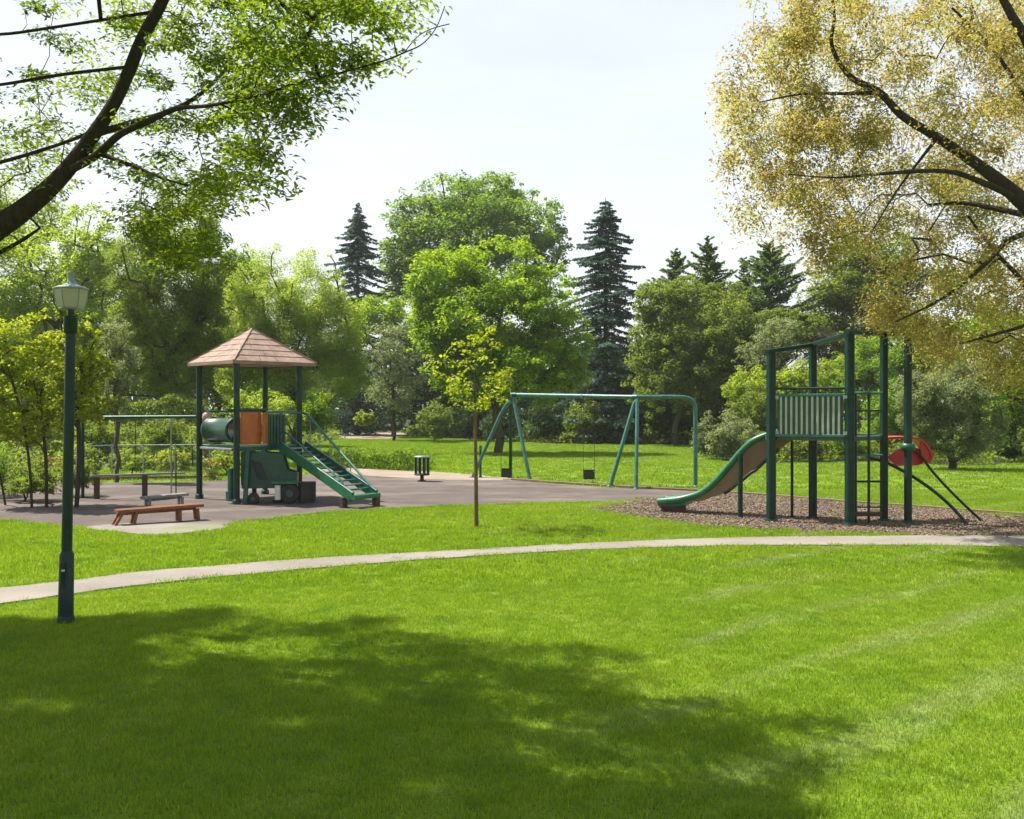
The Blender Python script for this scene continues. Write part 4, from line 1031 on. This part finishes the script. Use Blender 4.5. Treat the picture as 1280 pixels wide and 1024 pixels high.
# ------------------------------------------------------------------ swing frame and swings
def swing_frame():
    ap = W(641, 493.5, 31.3); ap2 = W(797, 496.5, 28.3)
    root = thing('swing_gantry', (ap[0], ap[1], 0), 'teal steel swing frame with splayed legs and an arched right end', 'swing frame')
    r = .062
    MB().tube([ap + np.array([-.05, .05, 0]), ap2], r, 14).build('top_beam', M['teal'], root)
    def leg(pts, rr=.058, nm='leg', mt='teal'):
        q = MB(); q.tube(pts, rr, 12); e = pts[-1]
        q.lathe([(rr * 1.6, .0), (rr * 1.6, .02), (rr * 1.05, .05)], (e[0], e[1], 0), 12); q.build(nm, M[mt], root)
    g = lambda px, py: np.array([*G(px, py), -.03])
    leg([ap + np.array([.0, -.02, 0]), g(663, 602)])
    leg([W(638, 502, 31.6), W(634, 505, 31.7), W(626, 518, 31.9), g(590, 597)])
    leg([W(638.5, 500, 32.0), g(638, 597.5)], .055, mt='post')
    lg = W(600.5, 557, 32.2); leg([lg, np.array([lg[0], lg[1], -.03])], .04, mt='green')
    leg([ap2 + np.array([.03, 0, -.02]), W(793, 504, 28.3), g(762, 609)])
    leg([ap2 + np.array([-.02, -.1, -.06]), g(795, 612)], .052)
    for c_, ax in ((ap, ap2 - ap), (ap2, ap - ap2)):
        a_ = ax / np.linalg.norm(ax); q = MB(); q.tube([c_ + a_ * .02, c_ + a_ * .15], .072, 14); q.build('clamp', M['green'], root)
    for f in (.03, .62):
        for k in (-1, 1):
            h_ = ap + (ap2 - ap) * f; q = MB(); q.tube([h_ + np.array([k * .165 - .02, 0, 0]), h_ + np.array([k * .165 + .02, 0, 0])], .070, 12); q.build('hanger', M['greymetal'], root)
    arch = smooth([ap2 + np.array([.0, 0, .01]), W(812, 496.3, 28.25), W(840, 496.2, 28.2), W(856, 497, 28.2), W(865, 500.5, 28.2), W(869, 509, 28.2), W(869.3, 525, 28.2), W(869.3, 560, 28.2), np.array([W(869.3, 560, 28.2)[0], 28.2, -.03])], 6, False)
    leg(arch, .06, 'arch')
swing_frame()
def swing(px, top, Ydrop, z, label):
    t = np.array(top); c = np.array([W(px, 590, Ydrop)[0], t[1], z])
    root = thing('swing', c, label, 'swing', 'swings hanging from the teal frame')
    q = MB(); w, dp, h = .33, .24, .26
    prof = [(-w/2, 0), (-w/2 + .04, -.10), (w/2 - .04, -.10), (w/2, 0)]
    x, y = c[0], c[1]
    q.box((x, y - dp/2, z + .02), (w, .03, .20), 0, 0, .01); q.box((x, y + dp/2, z + .05), (w, .03, .26), 0, 0, .01)
    q.box((x - w/2 + .015, y, z + .03), (.028, dp - .034, .22), 0, 0, .008); q.box((x + w/2 - .015, y, z + .03), (.028, dp - .034, .22), 0, 0, .008)
    q.box((x, y, z - .075), (w - .064, dp - .034, .03)); q.build('seat', M['black'], root)
    for s in (-1, 1):
        q = MB(); q.tube([(x + s * w/2, y, z + .14), (x + s * w/2, y, t[2])], .007, 6); q.build('chain', M['black'], root)
a0, a1 = W(641, 493.5, 31.3), W(797, 496.5, 28.3)
def beam_at(f): return a0 + (a1 - a0) * f
b_ = beam_at(.03); swing(633, b_, b_[1], .17, 'black bucket swing hanging low beside the left legs of the swing frame')
b_ = beam_at(.62); swing(736, b_, b_[1], .23, 'black bucket swing hanging in the middle of the swing frame')

# ------------------------------------------------------------------ roofed play tower
def play_tower():
    Fc = np.array([-6.40, 22.85]); Lc = np.array([-7.98, 24.45]); Rc = np.array([-4.80, 24.45]); Bc = np.array([-6.40, 26.05]); C = (Fc + Bc) / 2
    root = thing('play_tower', (*C, 0), 'roofed green play tower with a tan pyramid roof, orange panel and ladder ramp', 'play tower')
    ze, za = 3.30, 4.16
    posts = dict(F=(-6.37, 23.02), L=(-7.68, 24.45), R=(-5.20, 24.35), B=(-6.40, 25.80))
    for k, p in posts.items():
        q = MB(); q.tube([(*p, -.02), (*p, 3.33)], .073 if k in 'FL' else .068, 16)
        q.lathe([(.10, 0), (.10, .10), (.078, .12)], (*p, .0), 16); q.build('post', M['post'], root)
    # roof: four faces of overlapping boards
    roof = thing('roof', (*C, ze), None, None); roof.parent = root; roof.location = Vector((0, 0, ze))
    rr = random.Random(3)
    cor = [Fc, Rc, Bc, Lc]
    for i in range(4):
        a, b = cor[i], cor[(i + 1) % 4]; q = MB(); rows = 6
        for k in range(rows):
            f0, f1 = k / rows, (k + 1) / rows + (.02 if k < rows - 1 else 0)
            z0, z1 = ze + (za - ze) * f0 + .012, ze + (za - ze) * f1
            cuts = [0.0] + sorted(rr.uniform(.15, .85) for _ in range(2 if k < 4 else 0)) + [1.0]
            for u0, u1 in zip(cuts, cuts[1:]):
                g = .0035
                def pt(u, f, z):
                    e0 = a + (C - a) * f; e1 = b + (C - b) * f; p = e0 + (e1 - e0) * u; return (p[0], p[1], z)
                P = [pt(u0 + g, f0, z0), pt(u1 - g, f0, z0), pt(u1 - g, min(f1, .985), z1 - .006), pt(u0 + g, min(f1, .985), z1 - .006)]
                q.slab(P, (0, 0, .028))
        q.build('roof_face', M['shingle'], roof)
    q = MB(); q.add([(*p, ze - .004) for p in cor] + [(*C, za - .02)], [(0, 1, 4), (1, 2, 4), (2, 3, 4), (3, 0, 4), (3, 2, 1, 0)]); q.build('roof_deck', M['fascia'], roof)
    for i in range(4):
        a, b = cor[i], cor[(i + 1) % 4]; o = (C - a) / np.linalg.norm(C - a) * .02
        q = MB(); q.bar((*(a + (C - a) * .012), ze - .015), (*(b + (C - b) * .012), ze - .015), .03, .055); q.build('fascia', M['fascia'], roof)
        q = MB(); q.bar((*a, ze + .040), (*C, za + .035), .05, .022); q.build('ridge_cap', M['fascia'], roof)
    # platform
    zp = 1.33; pf, pl, pr, pb = [np.array(posts[k]) for k in 'FLRB']
    q = MB(); q.slab([(*pf, zp - .10), (*pr, zp - .10), (*pb, zp - .10), (*pl, zp - .10)], (0, 0, .10)); q.build('platform', M['green'], root)
    # orange panel and its dark neighbour on the front right side
    e = pr - pf; Le = np.linalg.norm(e); e /= Le; nrm = np.array([e[1], -e[0]]); ang = math.atan2(e[1], e[0])
    def fr(u, o=0.0): return pf + e * u + nrm * o
    q = MB(); p = fr(.40, -.02); q.box((*p, zp + .43), (.56, .045, .76), ang, 0, .012); o1 = q.build('panel', M['orange'], root); o1['label'] = 'orange panel'
    q = MB(); p = fr(.74, .06); q.box((*p, zp + .43), (.22, .05, .74), ang + .55, 0, .012); q.build('panel', M['orange'], root)['label'] = 'narrow orange panel'
    q = MB(); p = fr(1.10, .0); q.box((*p, zp + .36), (.50, .05, .80), ang, 0, .012)
    for k in range(5):
        p = fr(.92 + .09 * k, .034); q.box((*p, zp + .36), (.025, .02, .7), ang)
    q.build('panel', M['deep_green'], root)['label'] = 'dark green ribbed panel'
    q = MB(); q.tube([(*fr(-.25), zp + .86), (*fr(.85), zp + .87)], .032, 10); q.build('rail', M['deep_green'], root)
    q = MB(); q.tube([(*fr(.8, .03), zp + .80), (*fr(Le, .06), zp + .79)], .024, 10); q.build('rail', M['teal'], root)
    q = MB(); q.tube([(*pl, zp + .82), (*pb, zp + .82)], .025, 8); q.build('rail', M['green'], root)
    q = MB(); q.tube([(*pb, zp + .82), (*pr, zp + .82)], .025, 8); q.build('rail', M['green'], root)
    # crawl tube on the front left side
    t = pf - pl; Lt = np.linalg.norm(t); t /= Lt; nn = np.array([-t[1], t[0]])
    tube = MB(); n = 28
    a = pl + t * .34 + nn * .18; b = pl + t * (Lt - .30) + nn * .18
    def ring(p, r): return [(p[0] + nn[0] * r * math.cos(2 * math.pi * k / n), p[1] + nn[1] * r * math.cos(2 * math.pi * k / n), zp + .38 + r * math.sin(2 * math.pi * k / n)) for k in range(n)]
    rings = [ring(a, .28), ring(a, .31), ring(a + t * .06, .31), ring(a + t * .07, .29), ring(b - t * .07, .29), ring(b - t * .06, .31), ring(b, .31), ring(b, .25), ring(a, .25), ring(a, .28)]
    vs = [v for r_ in rings for v in r_]; fs = [(i * n + k, i * n + (k + 1) % n, (i + 1) * n + (k + 1) % n, (i + 1) * n + k) for i in range(len(rings) - 1) for k in range(n)]
    tube.add(vs, fs, 0, True); tube.build('crawl_tube', M['deep_green'], root)
    # pink bubble knob on the left post and a grey tray under the tube
    k = pl + t * .22 - nn * -.10; q = MB(); q.lathe([(.02, .0), (.05, .03), (.052, .14), (.10, .19), (.125, .28), (.11, .36), (.06, .41), (.01, .425)], (k[0], k[1], zp + .40), 16); q.build('knob', M['pink'], root)
    q = MB(); q.bar((*(pl + t * .2), zp - .06), (*(pf - t * .1), zp - .06), .16, .05); q.build('ledge', M['greymetal'], root)
    q = MB(); q.box((*(pf - t * .25), .55), (.16, .14, .55), ang, 0, .03); q.box((*(pf - t * .25), .20), (.22, .2, .18), ang, 0, .03); q.build('spring_seat', M['green'], root)
    # sloping ladder ramp, outward from the front right side
    s0 = np.array([-5.52, 23.78]); s1 = np.array([-5.08, 24.42]); dv = np.array([1.98, -1.72])
    w_ = s1 - s0; zt, zb = zp - .02, .26
    for nm, p in (('near', s0), ('far', s1)):
        q = MB(); q.bar((*p, zt), (*(p + dv), zb), .06, .23); q.build('stringer', M['bright_green'] if nm == 'near' else M['green'], root)
    for nm, p, h0, h1, rs in (('near', s0, .52, .36, .022), ('far', s1, .80, .10, .03)):
        q = MB()
        top = [(*(p - dv * .14), zt + h0), (*(p - dv * .02), zt + h0), (*(p + dv * .03), zt + h0 - .03)] if nm == 'far' else [(*p, zt + h0 - .3), (*(p + dv * .01), zt + h0 - .16), (*(p + dv * .04), zt + h0 - .13)]
        e_ = p + dv * (.99 if nm == 'far' else .86)
        ze_ = zt + (zb - zt) * (.99 if nm == 'far' else .86) + (.07 if nm == 'far' else .20)
        if nm == 'near':
            q.tube([*top, (*e_, ze_), (*(p + dv * .9), zt + (zb - zt) * .9 + .05)], rs, 10)
        else:
            q.tube([*top, (*e_, ze_)], rs, 10)
        q.build('handrail', M['teal'], root)
    for k in range(11):
        f = .07 + k * .083; a = s0 + dv * f; b = s1 + dv * f; z = zt + (zb - zt) * f + .03
        q = MB(); q.tube([(*a, z), (*b, z)], .022, 8); q.build('rung', M['teal'] if k % 3 else M['greymetal'], root)
    for f in np.linspace(.08, .8, 6):
        a = s1 + dv * f; z = zt + (zb - zt) * f
        q = MB(); q.tube([(*a, z), (*a, z + .80 - .72 * f)], .012, 6); q.build('baluster', M['greymetal'], root)
    e0, e1 = s0 + dv, s1 + dv; dn = dv / np.linalg.norm(dv)
    q = MB(); q.bar((*(e0 - w_ * .04), zb - .01), (*(e1 + w_ * .04), zb - .01), .22, .10); q.build('end_step', M['bright_green'], root)
    for p in (s0 + dv * .90 - w_ * .05, s1 + dv * 1.0):
        q = MB(); q.box((*p, .115), (.15, .13, .25), ang, 0, .012); q.build('footing', M['darkwood'], root)
    # diagonal strut and thin legs under the platform
    q = MB(); q.bar((*fr(.62, .10), zp - .10), (*fr(1.28, .16), .45), .05, .10); q.build('strut', M['teal'], root)
    q = MB(); q.bar((*fr(.22, .12), zp - .08), (*fr(.12, .16), .02), .11, .05); q.build('leg', M['green'], root)
play_tower()

def play_vehicle():
    c = np.array([-5.72, 23.62]); ang = R(8); ca, sa = math.cos(ang), math.sin(ang)
    root = thing('play_vehicle', (*c, 0), 'green toy truck with black wheels parked under the roofed play tower', 'play vehicle')
    def q3(x, y, z): return (c[0] + x * ca - y * sa, c[1] + x * sa + y * ca, z)
    q = MB()
    side = [(-.62, .42), (.62, .42), (.64, .70), (.40, .78), (.30, 1.17), (-.20, 1.20), (-.66, 1.20)]
    q.slab([q3(x, -.36, z) for x, z in side], Vector(q3(0, .05, 0)) - Vector(q3(0, 0, 0)))
    q.slab([q3(x, .31, z) for x, z in side], Vector(q3(0, .05, 0)) - Vector(q3(0, 0, 0)))
    q.box(q3(0, -.02, .40), (1.26, .74, .08), ang, 0, .01); q.box(q3(.60, -.02, .57), (.05, .60, .26), ang, 0, .01); q.box(q3(-.63, -.02, .76), (.05, .60, .64), ang, 0, .01)
    q.build('body', M['deep_green'], root)
    q = MB(); q.slab([q3(x, -.385, z) for x, z in [(-.44, 1.04), (-.20, .96), (-.06, .56), (-.26, .56)]], Vector(q3(0, .02, 0)) - Vector(q3(0, 0, 0))); q.build('window', M['black'], root)
    q = MB(); q.box(q3(.36, -.46, .50), (.62, .24, .06), ang, 0, .015); q.build('seat', M['bright_green'], root)
    for x, r, mat in ((.47, .235, 'black'), (-.36, .13, 'black')):
        p = q3(x, -.42, r + .005); wv = np.array([-sa, ca]) * .09
        q = MB(); q.tube([(p[0] - wv[0], p[1] - wv[1], p[2]), (p[0] - wv[0] * .9, p[1] - wv[1] * .9, p[2]), (p[0] + wv[0], p[1] + wv[1], p[2])], [r * .86, r, r], 24); wh = q.build('wheel', M[mat], root)
        q = MB(); q.tube([(p[0] - wv[0] * 1.25, p[1] - wv[1] * 1.25, p[2]), (p[0] - wv[0] * .95, p[1] - wv[1] * .95, p[2])], r * .36, 16); q.build('hub', M['panelgreen'], wh)
    q = MB(); p = q3(.20, -.50, .27); q.box(p, (.13, .06, .34), ang, 0, .02); q.build('headlight', M['white'], root)
    q = MB(); q.box(q3(.86, -.30, .27), (.40, .34, .46), ang, 0, .05); q.box(q3(.86, -.48, .27), (.30, .03, .34), ang, 0, .03); q.build('bumper', M['black'], root)
    for x in (-.36, .18):
        q = MB(); q.box(q3(x, -.22, .19), (.10, .10, .38), ang, 0, .01); q.box(q3(x, -.22, .05), (.22, .2, .08), ang, 0, .02); q.build('leg', M['post'], root)
play_vehicle()

def monkey_bar():
    a = W(103.5, 522, 24.6); b = np.array([-7.68, 24.45, 2.02])
    root = thing('monkey_bar', (a[0], a[1], 0), 'long overhead teal bar running from the roofed tower to a slim post', 'climbing bar')
    MB().tube([a + np.array([-.15, 0, 0]), b + np.array([-.08, 0, 0])], .042, 12).build('bar', M['green'], root)
    MB().tube([(a[0], a[1], -.02), (a[0], a[1], a[2] - .03)], .04, 10).build('post', M['post'], root)
    p = W(214, 530, 24.9); MB().tube([(p[0], p[1], -.02), (p[0], p[1], 1.98)], .02, 8).build('post', M['greymetal'], root)
    p = W(220, 530, 25.0); MB().tube([(p[0], p[1], -.02), (p[0], p[1], 1.1)], .016, 8).build('post', M['post'], root)
monkey_bar()

# ------------------------------------------------------------------ slide tower on the bark bed
def slide_tower():
    P1 = np.array(G(964, 653)); P2 = W(1016, 650, 19.85)[:2]; P3 = np.array(G(1062, 658)); P4 = W(1105, 652, 19.45)[:2]; P5 = W(1135, 654, 19.15)[:2]
    root = thing('slide_tower', (*P2, 0), 'tall dark green slide tower of posts with barred panel, ladder, slide and red hood', 'slide tower')
    zt = lambda p, py: CAMH - (py - 512) / F * p[1]
    tops = [zt(P1, 441), zt(P2, 433), zt(P3, 418), zt(P4, 419), zt(P5, 421)]
    wd = [.15, .13, .145, .12, .115]
    for p, t, w in zip((P1, P2, P3, P4, P5), tops, wd):
        q = MB(); q.box((*p, t / 2 - .02), (w, w, t + .04), R(12), 0, w * .12); q.build('post', M['post'], root)
    for p, t, w in zip((P1, P2, P3, P4, P5), tops, wd):
        q = MB(); q.box((p[0], p[1], .045), (w + .05, w + .05, .05), R(12), 0, .02); q.build('foot_collar', M['deep_green'], root)
    def beam(a, za, b, zb, nm='top_bar'):
        q = MB(); q.bar((*a, za), (*b, zb), .11, .075); q.build(nm, M['post'], root)
    d = (P2 - P1) / np.linalg.norm(P2 - P1)
    beam(P1 - d * .10, tops[0] + .02, P2, tops[1] + .03); beam(P2, tops[1] + .035, P3, tops[2] + .01)
    beam(P3 - (P4 - P3) * .1, tops[2] + .035, P4, tops[3] + .03); beam(P4, tops[3] + .032, P5 + (P5 - P4) * .22, tops[4] + .028)
    # platform
    zf = zt((P1 + P3) / 2, 545)
    Q1 = P1 + np.array([.02, .75]); Q4 = P4 + np.array([.0, .45])
    q = MB(); q.slab([(P1[0] + .02, P1[1] + .04, zf - .09), (P3[0], P3[1] + .04, zf - .09), (*P4, zf - .09), (*Q4, zf - .09), (*Q1, zf - .09)], (0, 0, .08)); q.build('platform', M['panelgreen'], root)
    # barrier between the first and the third post
    e = P3 - P1; L = np.linalg.norm(e); e /= L; n = np.array([e[1], -e[0]]); ang = math.atan2(e[1], e[0])
    def fr(u, o=0.0): return P1 + e * u + n * o
    z0 = zf; z1 = zt((P1 + P3) / 2, 494); z2 = zt((P1 + P3) / 2, 487.5)
    bar = thing('barrier', (*fr(L / 2), z0), None, None); bar.parent = root; bar.location = Vector((*(fr(L / 2) - P2), z0))
    q = MB(); q.box((*fr(L / 2, -.025), (z0 + z1) / 2), (L - .24, .02, z1 - z0 - .03), ang); q.build('barrier_panel', M['panelgreen'], bar)
    for k in range(12):
        u = .19 + (L - .38) * k / 11; q = MB(); q.box((*fr(u, .004), (z0 + z1) / 2), (.042, .024, z1 - z0 - .02), ang, 0, .004); q.build('slat', M['slat'], bar)
    for z, h in ((z0 + .005, .05), (z1, .05)):
        q = MB(); q.bar((*fr(.08, .0), z), (*fr(L - .08, .0), z), .06, h); q.build('rail', M['teal'], bar)
    q = MB(); q.tube([(*fr(.05), z2 + .03), (*fr(L - .05), z2 + .03)], .024, 10); q.build('rail', M['post'], bar)
    for k in range(9):
        u = .3 + (L - .5) * k / 8; q = MB(); q.tube([(*fr(u), z1 + .02), (*fr(u), z2 + .03)], .012, 6); q.build('baluster', M['post'], bar)
    # ladder between third and fourth post
    lad = thing('ladder', (*P3, 0), None, None); lad.parent = root; lad.location = Vector((*(P3 - P2), 0))
    Yl = (P3[1] + P4[1]) / 2 - .1
    xz = lambda px, py: np.array(W(px, py, Yl))
    for px, py in ((1069.5, 491), (1086, 491)):
        t = xz(px, py); q = MB(); q.tube([(t[0], Yl, -.02), t], .026, 10); q.build('ladder_rail', M['post'], lad)
    for py, r, mt in ((491.5, .026, 'teal'), (513.5, .016, 'post'), (543.5, .016, 'teal'), (569, .02, 'teal'), (602, .022, 'post')):
        q = MB(); q.tube([xz(1064, py), xz(1103, py)], r, 8); q.build('rung', M[mt], lad)
    q = MB(); q.tube([xz(1066, 634), xz(1102, 634)], .014, 8); q.build('rung', M['post'], lad)
    q = MB(); q.box(xz(1083, 642.5), (.54, .16, .075), 0, 0, .01); q.build('ladder_step', M['darkred'], lad)
    # slide, running down to the left from the platform
    path = smooth([(992, 543, 19.95), (974, 544, 19.95), (958, 547, 20.0), (940, 555, 20.1), (925, 569, 20.25), (909, 588, 20.4), (893, 606, 20.55), (876, 619, 20.7), (855, 626, 20.9), (836, 629, 21.05), (823, 630, 21.15)], 4, False)
    dep = np.interp(path[:, 0], [823, 855, 866, 890, 909, 928, 945, 959, 989], [.08, .09, .12, .26, .50, .62, .63, .5, .18])
    top = np.array([W(p[0], p[1] - 3.5, p[2]) for p in path])
    tg = np.gradient(top[:, :2], axis=0); tg /= np.linalg.norm(tg, axis=1, keepdims=True); sd_ = np.stack([-tg[:, 1], tg[:, 0]], 1)
    if sd_[:, 1].mean() < 0: sd_ = -sd_
    sw = .52; sl = thing('slide', (*top[-1][:2], 0), None, None); sl.parent = root; sl.location = Vector((*(top[-1][:2] - P2), 0))
    near = top.copy(); far = top.copy(); far[:, :2] += sd_ * sw
    n_ = len(top)
    # side walls (tan outside), bed, rims
    q = MB(); vs = []; fs = []
    th = .03
    for i in range(n_):
        a = near[i]; s2 = np.array([*sd_[i], 0]); lo = np.array([0, 0, -dep[i]])
        vs += [a, a + s2 * th, a + s2 * th + lo * .98, a + lo]
    for i in range(n_ - 1):
        for k in range(4):
            fs.append((i * 4 + k, i * 4 + (k + 1) % 4, i * 4 + 4 + (k + 1) % 4, i * 4 + 4 + k))
    fs += [(0, 1, 2, 3), tuple(4 * (n_ - 1) + k for k in (3, 2, 1, 0))]
    q.add(vs, fs, 0, False); q.build('side_panel', M['tan'], sl)
    q = MB(); vs = []; fs = []
    prof = [(th * .9, -.02), (.06, -.14), (.14, -.20), (sw / 2, -.215), (sw - .14, -.20), (sw - .06, -.14), (sw - .01, -.02), (sw + .02, -.02), (sw - .03, -.17), (sw - .12, -.235), (sw / 2, -.25), (.12, -.235), (.06, -.18), (th * .95, -.06)]
    kk = np.clip(dep / .27, .3, 1)
    for i in range(n_):
        for s_, z_ in prof:
            vs.append((near[i][0] + sd_[i][0] * s_, near[i][1] + sd_[i][1] * s_, near[i][2] + z_ * kk[i]))
    m_ = len(prof)
    for i in range(n_ - 1):
        for k in range(m_):
            fs.append((i * m_ + k, i * m_ + (k + 1) % m_, (i + 1) * m_ + (k + 1) % m_, (i + 1) * m_ + k))
    q.add(vs, fs, 0, True); q.build('slide_bed', M['tan'], sl)
    q = MB(); rad = np.interp(np.linspace(0, 1, n_), [0, .7, 1], [.062, .068, .085]); q.tube(near + np.array([0, 0, -.01]), rad, 12); q.build('rim', M['bright_green'], sl)
    q = MB(); q.tube(far, rad * .8, 12); q.build('rim', M['bright_green'], sl)
    q = MB(); i0, i1 = int(n_ * .10), int(n_ * .56); lowp = near[i0:i1] - np.array([[0, 0, 1.0]]) * dep[i0:i1, None]; q.tube(lowp, .035, 8); q.build('trim', M['black'], sl)
    # run-out lip and footing
    e0 = near[-1]; q = MB()
    q.slab([W(823, 627, 21.12) + np.array([0, 0, -.02]), W(857, 625, 20.95) + np.array([0, 0, -.03]), W(857, 632, 20.95), W(826, 633, 21.12)], (sd_[-1][0] * sw, sd_[-1][1] * sw, 0)); q.build('lip', M['bright_green'], sl)
    q = MB(); ft = [W(825, 632.5, 21.1), W(858, 632, 21.0), W(858, 641.5, 21.0), W(834, 643, 21.1)]; ft[2][2] = ft[3][2] = -.02
    q.slab([f + np.array([.0, .05, 0]) for f in ft], (0, .42, 0)); q.build('footing', M['darkred'], sl)
    p = W(925.5, 600, 20.05); q = MB(); q.tube([(p[0], p[1], -.02), (p[0], p[1], CAMH - (567 - 512) / F * p[1])], .05, 12); q.build('support', M['post'], sl)
    p = W(990, 600, 20.2); q = MB(); q.tube([(p[0], p[1], -.02), (p[0], p[1], zf - .05)], .03, 10); q.build('support', M['post'], sl)
    for p in (P1, P3):
        for z_ in (z0 + .06, z1 - .04):
            q = MB(); q.box((p[0] + (.1 if p is P1 else -.1), p[1] - .06, z_), (.07, .05, .06), ang, 0, .01); q.build('bracket', M['greymetal'], root)
    # red hood and panel behind the last post
    Yh = 19.5; hood = thing('red_hood', (*P5, 0), None, None); hood.parent = root; hood.location = Vector((*(P5 - P2), 0))
    hp = smooth([(1106, 547), (1120, 546), (1138, 546), (1152, 549), (1161, 557), (1166, 567), (1166, 574), (1160, 580)], 4, False)
    q = MB(); vs = []; fs = []; nn_ = len(hp)
    for i, (x, y) in enumerate(hp):
        t_ = .5 + .5 * i / nn_
        o = np.array([0, 0, .035])
        a = W(x, y, Yh); b = W(x, y, Yh) + np.array([.05, .62, .0])
        tt = hp[min(i + 1, nn_ - 1)] - hp[max(i - 1, 0)]; tt = tt / np.linalg.norm(tt); nr_ = np.array([-tt[1], 0, -tt[0]]) * -.045
        vs += [a, b, b - nr_, a - nr_]
    for i in range(nn_ - 1):
        for k in range(4): fs.append((i * 4 + k, i * 4 + (k + 1) % 4, i * 4 + 4 + (k + 1) % 4, i * 4 + 4 + k))
    fs += [(0, 1, 2, 3), tuple(4 * (nn_ - 1) + k for k in (3, 2, 1, 0))]
    q.add(vs, fs, 0, False); q.build('hood_shell', M['red'], hood)
    q = MB(); q.slab([W(x, y, Yh + .03) for x, y in [(1152, 550), (1160, 557.5), (1164.5, 567), (1164, 574), (1158, 579), (1154, 574), (1150, 560)]], (0, .05, 0)); q.build('hood_cheek', M['red'], hood)
    q = MB(); q.slab([W(x, y, Yh + .12) for x, y in [(1109, 571), (1122, 562), (1137, 556), (1150, 562), (1155, 572), (1153, 580), (1146, 582), (1120, 582.5)]], (0, .045, 0)); q.build('hood_panel', M['red'], hood)
    q = MB(); q.lathe([(.05, -.07), (.13, -.07), (.14, .0), (.13, .07), (.05, .07)], (P5[0], P5[1], CAMH - (559 - 512) / F * P5[1]), 16); q.build('hub', M['green'], hood)
    # curved climbing bars
    def cb(pts, r):
        q = MB(); q.tube(smooth([W(*p) for p in pts], 5, False), r, 10); q.build('climbing_bar', M['post'], root)
    cb([(1085, 572, 19.6), (1108, 578.5, 19.5), (1138, 594, 19.35), (1166, 613, 19.2), (1190, 634, 19.1), (1211, 657.5, 18.95)], .032)
    cb([(1140, 561, 19.5), (1152, 571, 19.5), (1166, 590, 19.5), (1194, 620, 19.5), (1230, 654, 19.45)], .027)
slide_tower()
# ------------------------------------------------------------------ camera, sun, sky
cam = bpy.data.cameras.new('camera'); co = bpy.data.objects.new('camera', cam); col.objects.link(co)
co.location = (0, 0, CAMH); co.rotation_euler = (R(90), 0, 0)
cam.sensor_fit = 'HORIZONTAL'; cam.sensor_width = 36; cam.lens = 36 * F / 1280; cam.clip_end = 3000; cam.clip_start = .05
scene.camera = co
az = math.atan2(*SUN_DIR)                     # from +Y towards +X
sd = Vector((math.sin(az) * math.cos(R(SUN_EL)), math.cos(az) * math.cos(R(SUN_EL)), math.sin(R(SUN_EL))))
sun = bpy.data.lights.new('sun', 'SUN'); so = bpy.data.objects.new('sun', sun); col.objects.link(so)
sun.energy = 5.0; sun.angle = R(.53); sun.color = (1.0, .95, .86)
so.rotation_euler = (-sd).to_track_quat('-Z', 'Y').to_euler(); so.location = sd * 60
w = bpy.data.worlds.new('World'); scene.world = w; w.use_nodes = True; nt = w.node_tree
bg = nt.nodes['Background']
sky = nt.nodes.new('ShaderNodeTexSky'); sky.sky_type = 'NISHITA'; sky.sun_disc = False
sky.sun_elevation = R(SUN_EL); sky.sun_rotation = az % (2 * math.pi)
sky.altitude = 50; sky.air_density = 1.0; sky.dust_density = 3.5; sky.ozone_density = 1.0
# thin bright haze veil over the blue
tc = nt.nodes.new('ShaderNodeTexCoord'); cn = noise(nt, mapping(nt, tc.outputs['Generated'], (1.2, 1.2, 4.5)), 1.6, 6, .6)
sz = nt.nodes.new('ShaderNodeSeparateXYZ'); nt.links.new(tc.outputs['Generated'], sz.inputs[0])
vcol = ramp(nt, sz.outputs['Z'], [(0.0, (.97, .98, 1)), (.30, (.86, .91, .98)), (.75, (.36, .43, .54))])   # haze is brightest low in the sky
vsc = nt.nodes.new('ShaderNodeVectorMath'); vsc.operation = 'SCALE'; nt.links.new(vcol.outputs['Color'], vsc.inputs[0]); vsc.inputs['Scale'].default_value = 10.6
vf = ramp(nt, cn.outputs['Fac'], [(.35, (.60,) * 3), (.7, (.76,) * 3)])
veil = mixc(nt, vf.outputs['Color'], sky.outputs['Color'], vsc.outputs['Vector'])
nt.links.new(veil, bg.inputs['Color']); bg.inputs['Strength'].default_value = .064
vs = scene.view_settings; scene.display_settings.display_device = 'sRGB'
vs.view_transform = 'Standard'; vs.look = 'None'; vs.gamma = 1.0; vs.exposure = 1.06; vs.use_curve_mapping = False
scene.render.engine = 'CYCLES'
c = scene.cycles
c.max_bounces = 12; c.diffuse_bounces = 8; c.glossy_bounces = 3; c.transmission_bounces = 6; c.transparent_max_bounces = 8
c.caustics_reflective = False; c.caustics_refractive = False; c.sample_clamp_indirect = 6
c.use_denoising = True
try: c.denoiser = 'OPENIMAGEDENOISE'
except Exception: pass

# thin summer haze between the camera and the far trees
hb = MB(); hb.box((0, 55, 14), (420, 150, 32)); h = hb.build('haze', [], None); h['kind'] = 'stuff'
m = bpy.data.materials.new('summer haze'); m.use_nodes = True; nt = m.node_tree; nt.nodes.clear()
pv = nt.nodes.new('ShaderNodeVolumePrincipled'); pv.inputs['Color'].default_value = (.93, .96, 1, 1); pv.inputs['Density'].default_value = .00032; pv.inputs['Anisotropy'].default_value = .35
mo = nt.nodes.new('ShaderNodeOutputMaterial'); nt.links.new(pv.outputs[0], mo.inputs['Volume']); h.data.materials.append(m)
c.volume_bounces = 1
